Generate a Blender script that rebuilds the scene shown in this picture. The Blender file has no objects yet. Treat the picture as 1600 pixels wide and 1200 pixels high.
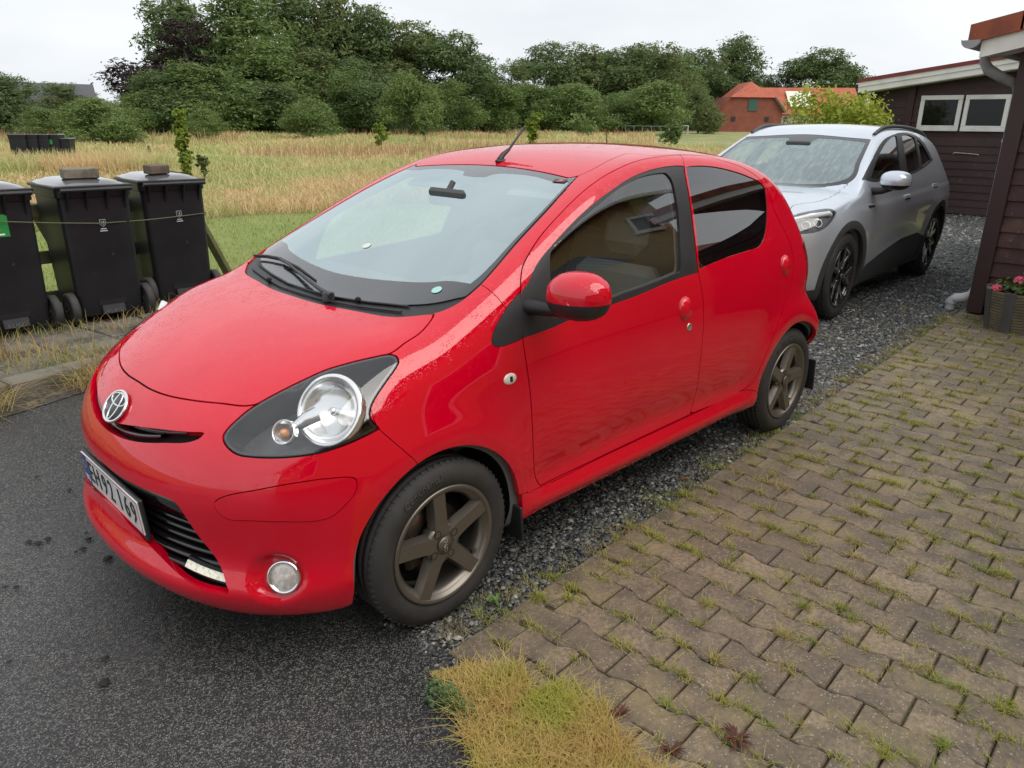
import bpy, math, random
import numpy as np
from mathutils import Vector, Matrix, Euler
R = math.radians
rng = np.random.default_rng(7)
random.seed(7)
SC = bpy.context.scene
COL = SC.collection

# ---------------------------------------------------------------- camera
CAM_P = np.array([-1.329, -2.395, 1.542]); CAM_YAW, CAM_PITCH, CAM_ROLL, CAM_F = 0.7816, -0.3351, 0.0122, 1168.8
def cam_basis():
    y, p, ro = CAM_YAW, CAM_PITCH, CAM_ROLL
    f = np.array([math.cos(p)*math.cos(y), math.cos(p)*math.sin(y), math.sin(p)])
    r = np.array([math.sin(y), -math.cos(y), 0]); u = np.cross(r, f)
    c, s = math.cos(ro), math.sin(ro)
    return c*r+s*u, -s*r+c*u, f
CR_, CU_, CF_ = cam_basis()
def ray(u, v):
    d = CF_+(u-800)/CAM_F*CR_-(v-600)/CAM_F*CU_
    return d/np.linalg.norm(d)
def onY(u, v, y): d = ray(u, v); return CAM_P+(y-CAM_P[1])/d[1]*d
def onX(u, v, x): d = ray(u, v); return CAM_P+(x-CAM_P[0])/d[0]*d
def onZ(u, v, z=0.): d = ray(u, v); return CAM_P+(z-CAM_P[2])/d[2]*d
def at_dist(u, v, dist): d = ray(u, v); return CAM_P+d*dist/math.hypot(d[0], d[1])
cam = bpy.data.cameras.new('camera'); cam.sensor_width = 36; cam.lens = 36*CAM_F/1600; cam.clip_start = .05; cam.clip_end = 3000
cam_o = bpy.data.objects.new('camera', cam); COL.objects.link(cam_o)
cam_o.matrix_world = Matrix(((CR_[0], CU_[0], -CF_[0], CAM_P[0]), (CR_[1], CU_[1], -CF_[1], CAM_P[1]), (CR_[2], CU_[2], -CF_[2], CAM_P[2]), (0, 0, 0, 1)))
SC.camera = cam_o
# ---------------------------------------------------------------- sky, sun, exposure
SUN_EL, SUN_AZ = R(50), R(-75)      # soft, from behind the photographer's right, through cloud
wd = bpy.data.worlds.new('World'); SC.world = wd; wd.use_nodes = True
nt = wd.node_tree; nt.nodes.clear()
sky = nt.nodes.new('ShaderNodeTexSky'); sky.sky_type = 'NISHITA'; sky.sun_disc = False
sky.sun_elevation = SUN_EL; sky.sun_rotation = R(90)-SUN_AZ; sky.air_density = 1.4; sky.dust_density = 6
bg1 = nt.nodes.new('ShaderNodeBackground'); bg1.inputs[1].default_value = .05
nt.links.new(sky.outputs[0], bg1.inputs[0])
tc = nt.nodes.new('ShaderNodeTexCoord'); mp = nt.nodes.new('ShaderNodeMapping'); mp.inputs['Scale'].default_value = (1.6, 1.6, 5)
nz = nt.nodes.new('ShaderNodeTexNoise'); nz.inputs['Scale'].default_value = 1.3; nz.inputs['Detail'].default_value = 5; nz.inputs['Roughness'].default_value = .55
cr = nt.nodes.new('ShaderNodeValToRGB'); cr.color_ramp.elements[0].position = .3; cr.color_ramp.elements[1].position = .62
cr.color_ramp.elements[0].color = (.70, .735, .78, 1); cr.color_ramp.elements[1].color = (.84, .865, .89, 1)
bg2 = nt.nodes.new('ShaderNodeBackground'); bg2.inputs[1].default_value = .76
nt.links.new(tc.outputs['Generated'], mp.inputs[0]); nt.links.new(mp.outputs[0], nz.inputs[0]); nt.links.new(nz.outputs[0], cr.inputs[0]); nt.links.new(cr.outputs[0], bg2.inputs[0])
mx = nt.nodes.new('ShaderNodeMixShader'); mx.inputs[0].default_value = .9
wo = nt.nodes.new('ShaderNodeOutputWorld')
nt.links.new(bg1.outputs[0], mx.inputs[1]); nt.links.new(bg2.outputs[0], mx.inputs[2]); nt.links.new(mx.outputs[0], wo.inputs[0])
sun = bpy.data.lights.new('sun', 'SUN'); sun.energy = 1.5; sun.angle = R(60); sun.color = (1, .96, .9)
sun_o = bpy.data.objects.new('sun', sun); COL.objects.link(sun_o)
sd_ = Vector((math.cos(SUN_EL)*math.cos(SUN_AZ), math.cos(SUN_EL)*math.sin(SUN_AZ), math.sin(SUN_EL)))
sun_o.rotation_euler = sd_.to_track_quat('Z', 'Y').to_euler(); sun_o.location = (0, -10, 20)
SC.view_settings.view_transform = 'Standard'; SC.view_settings.look = 'None'; SC.view_settings.gamma = 1; SC.view_settings.exposure = .76
SC.view_settings.use_curve_mapping = False
SC.cycles.max_bounces = 6; SC.cycles.diffuse_bounces = 3; SC.cycles.transparent_max_bounces = 10; SC.cycles.caustics_reflective = False; SC.cycles.caustics_refractive = False
SC.cycles.use_denoising = True

# ---------------------------------------------------------------- materials
MATS = {}
class NT:
    def __init__(s, m): s.t = m.node_tree; s.t.nodes.clear(); s.tc = None
    def n(s, typ, **kw):
        k = s.t.nodes.new('ShaderNode'+typ)
        for a, v in kw.items():
            if a.startswith('_'): setattr(k, a[1:], v)
            else: s.set(k, a.replace('__', ' '), v)
        return k
    def set(s, k, i, v):
        i = int(i[1:]) if isinstance(i, str) and i[:1] == 'i' and i[1:].isdigit() else i
        if isinstance(v, bpy.types.NodeSocket): s.t.links.new(v, k.inputs[i])
        else: k.inputs[i].default_value = v
    def co(s):
        if not s.tc: s.tc = s.t.nodes.new('ShaderNodeTexCoord')
        return s.tc.outputs['Object']
    def noise(s, scale, detail=4, rough=.55, vec=None):
        return s.n('TexNoise', Vector=vec or s.co(), Scale=scale, Detail=detail, Roughness=rough).outputs[0]
    def vor(s, scale, feat='F1', out=0, vec=None, rnd=1.):
        return s.n('TexVoronoi', _feature=feat, Vector=vec or s.co(), Scale=scale, Randomness=rnd).outputs[out]
    def ramp(s, fac, *st):
        k = s.n('ValToRGB', Fac=fac); e = k.color_ramp.elements
        while len(e) < len(st): e.new(.5)
        for q, (p, c) in zip(e, st): q.position = p; q.color = (c, c, c, 1) if not hasattr(c, '__len__') else (*c, 1)
        return k.outputs[0]
    def mix(s, f, a, b, mode='MIX'):
        k = s.n('Mix', _data_type='RGBA', _blend_type=mode)
        for i, v in ((0, f), (6, a), (7, b)):
            if isinstance(v, tuple): v = (*v, 1)[:4]
            s.set(k, i, v)
        return k.outputs[2]
    def math(s, op, a, b=0.):
        k = s.n('Math', _operation=op); s.set(k, 0, a); s.set(k, 1, b); return k.outputs[0]
    def bump(s, h, strength=.3, dist=.01, nrm=None):
        k = s.n('Bump', Strength=strength, Distance=dist, Height=h)
        if nrm: s.set(k, 'Normal', nrm)
        return k.outputs[0]
    def out(s, sh): s.t.links.new(sh, s.t.nodes.new('ShaderNodeOutputMaterial').inputs[0])
def newmat(name):
    m = bpy.data.materials.new(name); m.use_nodes = True; MATS[name] = m; return m, NT(m)
def mat(name, col, rough=.5, metal=0., coat=0., var=(), bump=None, coat_rough=.05, spec=.5, emit=None, rvar=None):
    """var: list of (scale, colour2, lo, hi); bump: (scale, strength, dist)"""
    if name in MATS: return MATS[name]
    m, t = newmat(name); c = (*col, 1)
    for sc_, c2, lo, hi in var: c = t.mix(t.ramp(t.noise(sc_), (lo, 0.), (hi, 1.)), c, (*c2, 1))
    b = t.n('BsdfPrincipled', Base__Color=c, Roughness=rough, Metallic=metal)
    b.inputs['Coat Weight'].default_value = coat; b.inputs['Coat Roughness'].default_value = coat_rough; b.inputs['Specular IOR Level'].default_value = spec
    if rvar: t.set(b, 'Roughness', t.ramp(t.noise(rvar[0]), (.35, rvar[1]), (.65, rvar[2])))
    if bump: t.set(b, 'Normal', t.bump(t.noise(bump[0]), bump[1], bump[2]))
    if emit: b.inputs['Emission Color'].default_value = (*emit[0], 1); b.inputs['Emission Strength'].default_value = emit[1]
    t.out(b.outputs[0]); return m
def thin_fresnel(t, ior):
    """a pane reflects the same from both of its sides"""
    bf = t.n('NewGeometry').outputs['Backfacing']; return t.n('Fresnel', IOR=t.math('ADD', t.math('MULTIPLY', bf, 1/ior-ior), ior)).outputs[0]
def glass(name, tint, rough=0., ior=1.5, extra=0., refl=(.85, .85, .85)):
    """thin pane: see-through with Fresnel mirror on top"""
    if name in MATS: return MATS[name]
    m, t = newmat(name)
    fr = thin_fresnel(t, ior)
    if extra: fr = t.math('ADD', fr, extra)
    k = t.n('MixShader', Fac=fr); t.set(k, 1, t.n('BsdfTransparent', Color=(*tint, 1)).outputs[0]); t.set(k, 2, t.n('BsdfGlossy', Roughness=rough, Color=(*refl, 1)).outputs[0])
    t.out(k.outputs[0]); return m
def paint(name, col, spec=.5, drops=True, metal=0., rough=.35, cior=1.45):
    m, t = newmat(name)
    c = t.mix(t.ramp(t.noise(3.), (.35, 0.), (.7, 1.)), (*col, 1), tuple(q*.93 for q in col))
    b = t.n('BsdfPrincipled', Base__Color=c, Roughness=rough, Metallic=metal); b.inputs['Coat Weight'].default_value = 1; b.inputs['Coat IOR'].default_value = cior; b.inputs['Specular IOR Level'].default_value = spec
    t.set(b, 'Coat Roughness', t.ramp(t.noise(9., 6), (.4, .01), (.75, .06)))
    v = t.vor(190.); dr = t.math('MULTIPLY', t.ramp(v, (.0, 1.), (.34, 0.)), t.ramp(t.noise(26., 4), (.44, 0.), (.58, 1.)))
    if drops:
        geo = t.n('NewGeometry'); sx = t.n('SeparateXYZ', Vector=geo.outputs['Normal']).outputs[2]
        dr = t.math('MULTIPLY', dr, t.ramp(sx, (.15, .12), (.7, 1.)))
        t.set(b, 'Coat Normal', t.bump(dr, .6, .0016))
    t.out(b.outputs[0]); return m

# ---------------------------------------------------------------- object helpers
def link(name, me, m=None, parent=None, smooth=False):
    o = bpy.data.objects.new(name, me); COL.objects.link(o)
    if m is not None and me is not None and hasattr(me, 'materials') and not me.materials:
        for q in (m if isinstance(m, (list, tuple)) else [m]): me.materials.append(q)
    if parent is not None: o.parent = parent
    if smooth: me.shade_smooth()
    return o
def empty(name, loc=(0, 0, 0), rz=0., parent=None):
    o = bpy.data.objects.new(name, None); COL.objects.link(o); o.location = loc; o.rotation_euler = (0, 0, rz); o.empty_display_size = .2
    if parent: o.parent = parent
    return o
def tag(o, label=None, cat=None, group=None, kind=None):
    for k, v in (('label', label), ('category', cat), ('group', group), ('kind', kind)):
        if v: o[k] = v
    return o
def npmesh(name, V, F, mi=None):
    """V (n,3); F (m,k) int array of equal-sized faces, or a list of faces"""
    me = bpy.data.meshes.new(name)
    if isinstance(F, np.ndarray):
        n, k = F.shape; me.vertices.add(len(V)); me.vertices.foreach_set('co', np.ascontiguousarray(V, np.float32).ravel())
        me.loops.add(n*k); me.loops.foreach_set('vertex_index', np.ascontiguousarray(F, np.int32).ravel())
        me.polygons.add(n); me.polygons.foreach_set('loop_start', np.arange(0, n*k, k, dtype=np.int32))
        if mi is not None: me.polygons.foreach_set('material_index', np.ascontiguousarray(mi, np.int32))
        me.update(calc_edges=True); me.validate()
    else:
        me.from_pydata([tuple(map(float, v)) for v in V], [], [tuple(map(int, f)) for f in F])
        if mi is not None: me.polygons.foreach_set('material_index', np.array(mi, np.int32))
        me.update()
    return me
class MB:
    """collects shapes, builds one mesh"""
    def __init__(s): s.V = []; s.F = []; s.sm = []; s.n = 0; s.mi = []; s.cur = 0
    def add(s, V, F, smooth=False):
        V = np.asarray(V, float); s.V.append(V); s.F += [tuple(int(i)+s.n for i in f) for f in F]; s.sm += [smooth]*len(F); s.mi += [s.cur]*len(F); s.n += len(V); return s
    def box(s, x0, x1, y0, y1, z0, z1, rot=None, piv=None, bev=0.):
        if bev > 0: return s.bbox(x0, x1, y0, y1, z0, z1, bev, rot, piv)
        V = np.array([(x, y, z) for x in (x0, x1) for y in (y0, y1) for z in (z0, z1)], float)
        return s.add(s.rt(V, rot, piv), [(0, 1, 3, 2), (4, 6, 7, 5), (0, 4, 5, 1), (2, 3, 7, 6), (0, 2, 6, 4), (1, 5, 7, 3)])
    @staticmethod
    def rt(V, rot, piv):
        if rot is None: return V
        M3 = np.array(Euler(rot).to_matrix()); p = np.zeros(3) if piv is None else np.array(piv); return (V-p)@M3.T+p
    def bbox(s, x0, x1, y0, y1, z0, z1, b, rot=None, piv=None):
        V = []; c = ((x0, x1), (y0, y1), (z0, z1)); idx = {}
        for i in (0, 1):
            for j in (0, 1):
                for k in (0, 1):
                    P = np.array([c[0][i], c[1][j], c[2][k]]); sg = np.array([1-2*i, 1-2*j, 1-2*k])
                    for ax in range(3):
                        q = P+sg*b; q[ax] = P[ax]; idx[i, j, k, ax] = len(V); V.append(q)
        F = []
        for ax in range(3):
            o = [a for a in range(3) if a != ax]
            for e in (0, 1):
                f = []
                for (p, q) in ((0, 0), (1, 0), (1, 1), (0, 1)):
                    t = [0, 0, 0]; t[ax] = e; t[o[0]] = p; t[o[1]] = q; f.append(idx[(*t, ax)])
                F.append(f if (e == 1) == (ax != 1) else f[::-1])
        for ax in range(3):          # edge strips along ax
            o = [a for a in range(3) if a != ax]
            for p in (0, 1):
                for q in (0, 1):
                    t0 = [0, 0, 0]; t1 = [0, 0, 0]; t0[ax] = 0; t1[ax] = 1
                    for t in (t0, t1): t[o[0]] = p; t[o[1]] = q
                    F.append([idx[(*t0, o[0])], idx[(*t1, o[0])], idx[(*t1, o[1])], idx[(*t0, o[1])]])
        for i in (0, 1):
            for j in (0, 1):
                for k in (0, 1): F.append([idx[i, j, k, 0], idx[i, j, k, 1], idx[i, j, k, 2]])
        return s.add(s.rt(np.array(V), rot, piv), F)
    def tube(s, pts, r, n=10, caps=True, smooth=True):
        pts = np.asarray(pts, float); m = len(pts); r = np.broadcast_to(r, (m,))
        T = np.gradient(pts, axis=0); T /= np.linalg.norm(T, axis=1, keepdims=True)+1e-12
        a = np.array([0, 0, 1.]) if abs(T[0][2]) < .9 else np.array([1., 0, 0]); V = []
        nrm = np.cross(T[0], a); nrm /= np.linalg.norm(nrm)
        for i in range(m):
            nrm = nrm-T[i]*(nrm@T[i]); nrm /= np.linalg.norm(nrm); b = np.cross(T[i], nrm)
            for k in range(n):
                th = 2*math.pi*k/n; V.append(pts[i]+r[i]*(math.cos(th)*nrm+math.sin(th)*b))
        F = [(i*n+k, i*n+(k+1) % n, (i+1)*n+(k+1) % n, (i+1)*n+k) for i in range(m-1) for k in range(n)]
        s.add(V, F, smooth)
        if caps: s.add([V[k] for k in range(n)], [tuple(range(n))[::-1]]); s.add([V[(m-1)*n+k] for k in range(n)], [tuple(range(n))])
        return s
    def lathe(s, prof, axis='y', c=(0, 0, 0), n=48, smooth=True, close=False):
        """prof: list of (radius, along)"""
        prof = np.asarray(prof, float); m = len(prof); th = np.linspace(0, 2*math.pi, n, endpoint=False)
        V = np.zeros((m, n, 3)); ia = 'xyz'.index(axis); i1, i2 = [i for i in range(3) if i != ia]
        V[..., ia] = prof[:, 1:2]; V[..., i1] = prof[:, :1]*np.cos(th); V[..., i2] = prof[:, :1]*np.sin(th); V += np.array(c, float)
        mm = m if close else m-1
        F = [(i*n+k, i*n+(k+1) % n, ((i+1) % m)*n+(k+1) % n, ((i+1) % m)*n+k) for i in range(mm) for k in range(n)]
        return s.add(V.reshape(-1, 3), F, smooth)
    def prism(s, poly, h0, h1, axis='z', smooth=False, inset=0.):
        """poly 2D extruded along axis between h0,h1"""
        poly = np.asarray(poly, float); n = len(poly); ia = 'xyz'.index(axis); i1, i2 = [i for i in range(3) if i != ia]
        V = np.zeros((2, n, 3)); V[0, :, ia] = h0; V[1, :, ia] = h1
        for e in (0, 1):
            q = poly if not (inset and e) else poly+(poly.mean(0)-poly)/np.linalg.norm(poly.mean(0)-poly, axis=1, keepdims=True)*inset
            V[e, :, i1] = q[:, 0]; V[e, :, i2] = q[:, 1]
        F = [tuple(range(n))[::-1], tuple(range(n, 2*n))]+[(k, (k+1) % n, n+(k+1) % n, n+k) for k in range(n)]
        return s.add(V.reshape(-1, 3), F, smooth)
    def build(s, name, m=None, parent=None, smooth=None, fix=True):
        me = bpy.data.meshes.new(name); V = np.concatenate(s.V); me.from_pydata(V.tolist(), [], s.F)
        if fix:
            import bmesh
            b = bmesh.new(); b.from_mesh(me); bmesh.ops.recalc_face_normals(b, faces=b.faces[:]); b.to_mesh(me); b.free()
        me.polygons.foreach_set('use_smooth', [bool(x) if smooth is None else smooth for x in s.sm])
        if any(s.mi): me.polygons.foreach_set('material_index', s.mi)
        me.update(); return link(name, me, m, parent)
def text(name, s, size, m, parent, loc, rot, ext=.0005, align='CENTER', sx=1.):
    c = bpy.data.curves.new(name, 'FONT'); c.body = s; c.size = size; c.extrude = ext; c.align_x = align; c.align_y = 'CENTER'; c.resolution_u = 3
    o = bpy.data.objects.new(name, c); COL.objects.link(o); c.materials.append(m); o.location = loc; o.rotation_euler = rot; o.scale = (sx, 1, 1)
    if parent: o.parent = parent
    return o
def copy_tree(o, parent=None):
    c = o.copy(); COL.objects.link(c)
    if parent is not None: c.parent = parent
    for ch in list(o.children): copy_tree(ch, c)
    return c
# ---------------------------------------------------------------- car body surface: smooth blend of top, side, front and rear height fields
def spl(xs,ys):
    xs=np.array(xs,float);ys=np.array(ys,float);n=len(xs);h=np.diff(xs)
    A=np.eye(n);b=np.zeros(n)
    for i in range(1,n-1):
        A[i,i-1]=h[i-1];A[i,i]=2*(h[i-1]+h[i]);A[i,i+1]=h[i];b[i]=6*((ys[i+1]-ys[i])/h[i]-(ys[i]-ys[i-1])/h[i-1])
    M=np.linalg.solve(A,b)
    s0=(ys[1]-ys[0])/h[0]-h[0]*(2*M[0]+M[1])/6; s1=(ys[-1]-ys[-2])/h[-1]+h[-1]*(2*M[-1]+M[-2])/6
    def f0(x):
        x=np.asarray(x,float);i=np.clip(np.searchsorted(xs,x)-1,0,n-2)
        a=xs[i+1]-x;c=x-xs[i];H=h[i]
        v=M[i]*a**3/(6*H)+M[i+1]*c**3/(6*H)+(ys[i]/H-M[i]*H/6)*a+(ys[i+1]/H-M[i+1]*H/6)*c
        v=np.where(x<xs[0],ys[0]+s0*(x-xs[0]),v);return np.where(x>xs[-1],ys[-1]+s1*(x-xs[-1]),v)
    tx=np.linspace(xs[0]-3,xs[-1]+3,20001);ty=f0(tx)
    return lambda x:np.interp(x,tx,ty)
def smax(a,b,k): return .5*(a+b+np.sqrt((a-b)**2+k*k))
def sp(*p): return spl([q[0] for q in p],[q[1] for q in p])
def gs(x,m,w): return np.exp(-((x-m)/w)**2)
class Car:
    def __init__(C,**d): C.__dict__.update(d)
    def F(C,p):
        x,y,z=p[...,0],p[...,1],p[...,2];s=np.sqrt(y*y+1e-6)
        T=C.top(x,s); W=C.side(x,z); Fx=C.front(s,z); Rx=C.rear(s,z)
        a=(z-T)/C.gt(x,s); b=s-W
        k=C.kts(x,z)
        v=smax(a,b,k)
        v=smax(v,(Fx-x)/C.gf(s,z),C.kf(z))
        v=smax(v,(x-Rx)*.9,C.kr(z))
        return smax(v,C.bot-z,.025)
    def cast(C,o,d,t1=4.,n=60):
        t0=np.zeros(o.shape[:-1]);lo=t0.copy();hi=t0+t1
        # march to first sign change from inside (F<0) to outside
        for _ in range(n//2):
            m=(lo+hi)/2;f=C.F(o+d*m[...,None]);lo=np.where(f<0,m,lo);hi=np.where(f<0,hi,m)
        return o+d*hi[...,None]
    def hit(C,P,d,t0=.5,t1=9.,n=1200):
        # from outside (camera P), first entry
        ts=np.linspace(t0,t1,n);d=np.atleast_2d(d);q=P+d[:,None,:]*ts[None,:,None]
        f=C.F(q);ins=f<0
        i=np.where(ins.any(1),ins.argmax(1),np.abs(f).argmin(1) if True else 0)
        i=np.where(ins.any(1),i,f.argmin(1))
        lo=ts[np.maximum(i-1,0)];hi=ts[i]
        for _ in range(40):
            m=(lo+hi)/2;g=C.F(P+d*m[:,None]);lo=np.where(g<0,lo,m);hi=np.where(g<0,m,hi)
        return P+d*hi[:,None],ins.any(1)
    def grad(C,p,e=2e-3):
        g=np.stack([C.F(p+e*np.eye(3)[i])-C.F(p-e*np.eye(3)[i]) for i in range(3)],-1)
        return g/np.linalg.norm(g,axis=-1,keepdims=True)
def numg(f,x,e=1e-3): return np.sqrt(1+((f(x+e)-f(x-e))/(2*e))**2)

def aygo():
    hood=sp((-.80,.675),(-.70,.75),(-.6,.805),(-.45,.866),(-.3,.912),(-.15,.945),(0,.962),(.15,.970),(.4,.970))
    ws=sp((-.3,.80),(0,.948),(.2,1.046),(.5,1.192),(.75,1.303),(.93,1.373),(1.05,1.409),(1.2,1.438),(1.45,1.461),(1.7,1.463),(2.0,1.445),(2.25,1.405),(2.42,1.35),(2.6,1.25))
    kx=sp((-.7,.26),(-.5,.16),(-.3,.06),(-.1,-.01),(.1,-.01),(.4,.03),(.9,.02),(1.2,.045),(1.6,.09),(2.0,.12),(2.4,.17))
    def zc(x): return smax(hood(x),ws(x),.02)
    def top(x,s): return zc(x)-kx(x)*s*s
    wz=sp((.1,.745),(.2,.775),(.3,.793),(.45,.803),(.6,.806),(.75,.80),(.9,.782),(1.0,.760),(1.1,.728),(1.2,.693),(1.3,.655),(1.386,.618),(1.5,.56))
    def side(x,z):
        w=wz(z)
        for cx in (0,2.34):
            r=np.hypot(x-cx,z-.275)
            w=w+.012*gs(r,.36,.07)*(z>0)
        w=w-.05*np.clip(x-1.9,0,None)**2*np.clip((z-.55)/.4,0,1)
        w=w+.02*gs(z,.53,.12)*gs(x,2.65,.2)
        mid=1/(1+np.exp(-(x-.38)/.04))/(1+np.exp((x-1.95)/.05))
        w=w+mid*(.020*gs(z,.272,.040)-.010*gs(z,.375,.055))+.010*gs(np.hypot(x-2.34,z-.275),.40,.09)
        w=w-.022*gs(z,.735,.06)/(1+np.exp(-(x-2.42)/.05))
        w=w-.012*gs(z,.42,.08)*gs(x,1.1,.6)
        return w
    pf=sp((0,0),(.15,.006),(.25,.02),(.4,.058),(.5,.10),(.6,.165),(.7,.265),(.78,.38),(.9,.6))
    cf=sp((.12,-.66),(.18,-.715),(.24,-.757),(.285,-.764),(.335,-.738),(.41,-.726),(.52,-.733),(.6,-.722),(.66,-.698),(.72,-.664),(.8,-.59),(.9,-.45),(1.1,-.1))
    def front(s,z): return cf(z)+pf(s)
    pr=sp((0,0),(.3,.015),(.5,.035),(.65,.06),(.75,.085),(.85,.15))
    cr=sp((.15,2.60),(.3,2.70),(.45,2.745),(.56,2.75),(.64,2.70),(.72,2.645),(.8,2.63),(.9,2.63),(1.0,2.59),(1.15,2.51),(1.38,2.34),(1.5,2.25))
    def rear(s,z): return cr(z)-pr(s)
    kt=sp((-.7,.15),(-.3,.14),(0,.12),(.2,.09),(.45,.055),(.8,.045),(2.0,.06),(2.6,.08))
    return Car(top=top,side=side,front=front,rear=rear,bot=.16,
        gt=lambda x,s:np.sqrt(1+((zc(x+.01)-zc(x-.01))/.02)**2),
        gf=lambda s,z:np.sqrt(1+((pf(s+.01)-pf(s-.01))/.02)**2+((cf(z+.01)-cf(z-.01))/.02)**2),
        kts=lambda x,z:kt(x),kf=lambda z:.07+0*z,kr=lambda z:.06+0*z)
def mesh(C,x0,x1,dx,z0,nth,ncap):
    """half body (y<=0) as a grid: rows along the length, columns top->bottom"""
    th=np.linspace(0,np.pi,nth)
    xs=np.arange(x0,x1+dx/2,dx)
    al=np.linspace(0,np.pi/2,ncap+1)
    rows=[]
    for a in al[:0:-1]: rows.append((x0,-np.sin(a),np.cos(a)))
    for x in xs: rows.append((x,0,1))
    for a in al[1:]: rows.append((x1,np.sin(a),np.cos(a)))
    rows=np.array(rows)
    o=np.zeros((len(rows),nth,3));d=np.zeros_like(o)
    o[...,0]=rows[:,None,0];o[...,2]=z0
    d[...,0]=rows[:,None,1];d[...,1]=-np.sin(th)*rows[:,None,2];d[...,2]=np.cos(th)*rows[:,None,2]
    return C.cast(o,d)

def suv():
    hood=sp((-1.0,.66),(-.9,.79),(-.8,.875),(-.65,.945),(-.45,.99),(-.2,1.022),(0,1.042),(.2,1.058),(.5,1.07))
    ws=sp((0,.90),(.30,1.065),(.6,1.232),(.9,1.378),(1.1,1.469),(1.25,1.525),(1.45,1.567),(1.8,1.585),(2.2,1.582),(2.6,1.557),(3.0,1.505),(3.3,1.445),(3.5,1.39))
    kx=sp((-.9,.14),(-.5,.09),(0,.05),(.4,.05),(1.1,.05),(1.8,.07),(3.2,.09))
    def zc(x): return smax(hood(x),ws(x),.02)
    def top(x,s): return zc(x)-kx(x)*s*s
    wz=sp((.1,.85),(.2,.875),(.35,.905),(.5,.92),(.65,.926),(.8,.922),(.92,.905),(1.02,.878),(1.1,.845),(1.25,.78),(1.4,.71),(1.5,.662),(1.62,.59))
    def side(x,z):
        w=wz(z)
        for cx in (0,2.771):
            r=np.hypot(x-cx,z-.36); w=w+.016*gs(r,.44,.08)
        w=w-.02*gs(z,.52,.13)*gs(x,1.4,.6)+.012*gs(z,.83,.06)*gs(x,2.6,.9)
        w=w+.007*np.tanh((.90+.022*x-z)/.016)*(.5+.5*np.tanh((x-.1)/.3))
        return w-.06*np.clip(x-2.6,0,None)**2
    pf=sp((0,0),(.3,.02),(.5,.06),(.65,.12),(.75,.19),(.85,.31),(.92,.46),(1.0,.7))
    cf=sp((.12,-.66),(.2,-.76),(.3,-.83),(.45,-.86),(.6,-.87),(.72,-.862),(.8,-.835),(.88,-.78),(.95,-.70),(1.1,-.3))
    def front(s,z): return cf(z)+pf(s)
    pr=sp((0,0),(.5,.05),(.7,.10),(.85,.2),(.95,.36))
    cr=sp((.15,3.5),(.3,3.64),(.5,3.72),(.7,3.72),(.9,3.70),(1.0,3.665),(1.1,3.58),(1.3,3.42),(1.5,3.29),(1.65,3.1))
    def rear(s,z): return cr(z)-pr(s)
    kt=sp((-.8,.12),(-.2,.11),(.2,.07),(.6,.05),(2.5,.055),(3.5,.07))
    return Car(top=top,side=side,front=front,rear=rear,bot=.19,
        gt=lambda x,s:np.sqrt(1+((zc(x+.01)-zc(x-.01))/.02)**2),
        gf=lambda s,z:np.sqrt(1+((pf(s+.01)-pf(s-.01))/.02)**2+((cf(z+.01)-cf(z-.01))/.02)**2),
        kts=lambda x,z:kt(x),kf=lambda z:.07+0*z,kr=lambda z:.06+0*z)
# ---------------------------------------------------------------- panels cut out of a body surface
def dense(P3, closed, n=6):
    """Catmull-Rom through 3D points, corners (>50 deg) kept"""
    P3 = np.asarray(P3, float); m = len(P3); out = []
    def tan(i):
        if not closed and i in (0, m-1): return np.zeros(3)
        a = P3[i]-P3[(i-1) % m]; b = P3[(i+1) % m]-P3[i]; la, lb = np.linalg.norm(a)+1e-9, np.linalg.norm(b)+1e-9
        if a@b/(la*lb) < .64: return np.zeros(3)
        return (a/la+b/lb)*.5
    T = [tan(i) for i in range(m)]
    for i in range(m if closed else m-1):
        a, b = P3[i], P3[(i+1) % m]; L = np.linalg.norm(b-a); ta, tb = T[i]*L, T[(i+1) % m]*L
        if not T[i].any(): ta = b-a
        if not T[(i+1) % m].any(): tb = b-a
        for k in range(n):
            t = k/n; out.append((2*t**3-3*t*t+1)*a+(t**3-2*t*t+t)*ta+(-2*t**3+3*t*t)*b+(t**3-t*t)*tb)
    if not closed: out.append(P3[-1])
    return np.array(out)
def pip(p, poly):
    x, y = p[:, 0], p[:, 1]; ins = np.zeros(len(p), bool); a = poly; b = np.roll(poly, -1, 0)
    for (x0, y0), (x1, y1) in zip(a, b):
        if y0 == y1: continue
        c = ((y0 > y) != (y1 > y)) & (x < (x1-x0)*(y-y0)/(y1-y0)+x0); ins ^= c
    return ins
class Reg:
    def __init__(s, pts, chart, closed=True, extra=None, n=6):
        """pts 3D outline; extra: further chart points that close an open line"""
        s.P = dense(pts, closed, n); s.chart = chart; q = chart(s.P)[0]
        s.poly = q if extra is None else np.concatenate([q, np.asarray(extra, float)])
        s.A = s.P if closed else s.P[:-1]; s.B = np.roll(s.P, -1, 0) if closed else s.P[1:]
    def sign(s, p):
        q, ok = s.chart(p); return np.where(pip(q, s.poly) & ok, -1., 1.)
    def dist(s, p):
        d = np.full(len(p), 9.); D = s.B-s.A; L = (D*D).sum(1)+1e-12
        for i in range(0, len(p), 2000):
            w = p[i:i+2000, None]-s.A; t = np.clip((w*D).sum(-1)/L, 0, 1); d[i:i+2000] = np.sqrt(((w-t[..., None]*D)**2).sum(-1)).min(1)
        return d
    def sd(s, p): return s.sign(p)*s.dist(p)
class FReg:
    def __init__(s, f): s.f = f
    def sd(s, p): return s.f(p)
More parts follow.
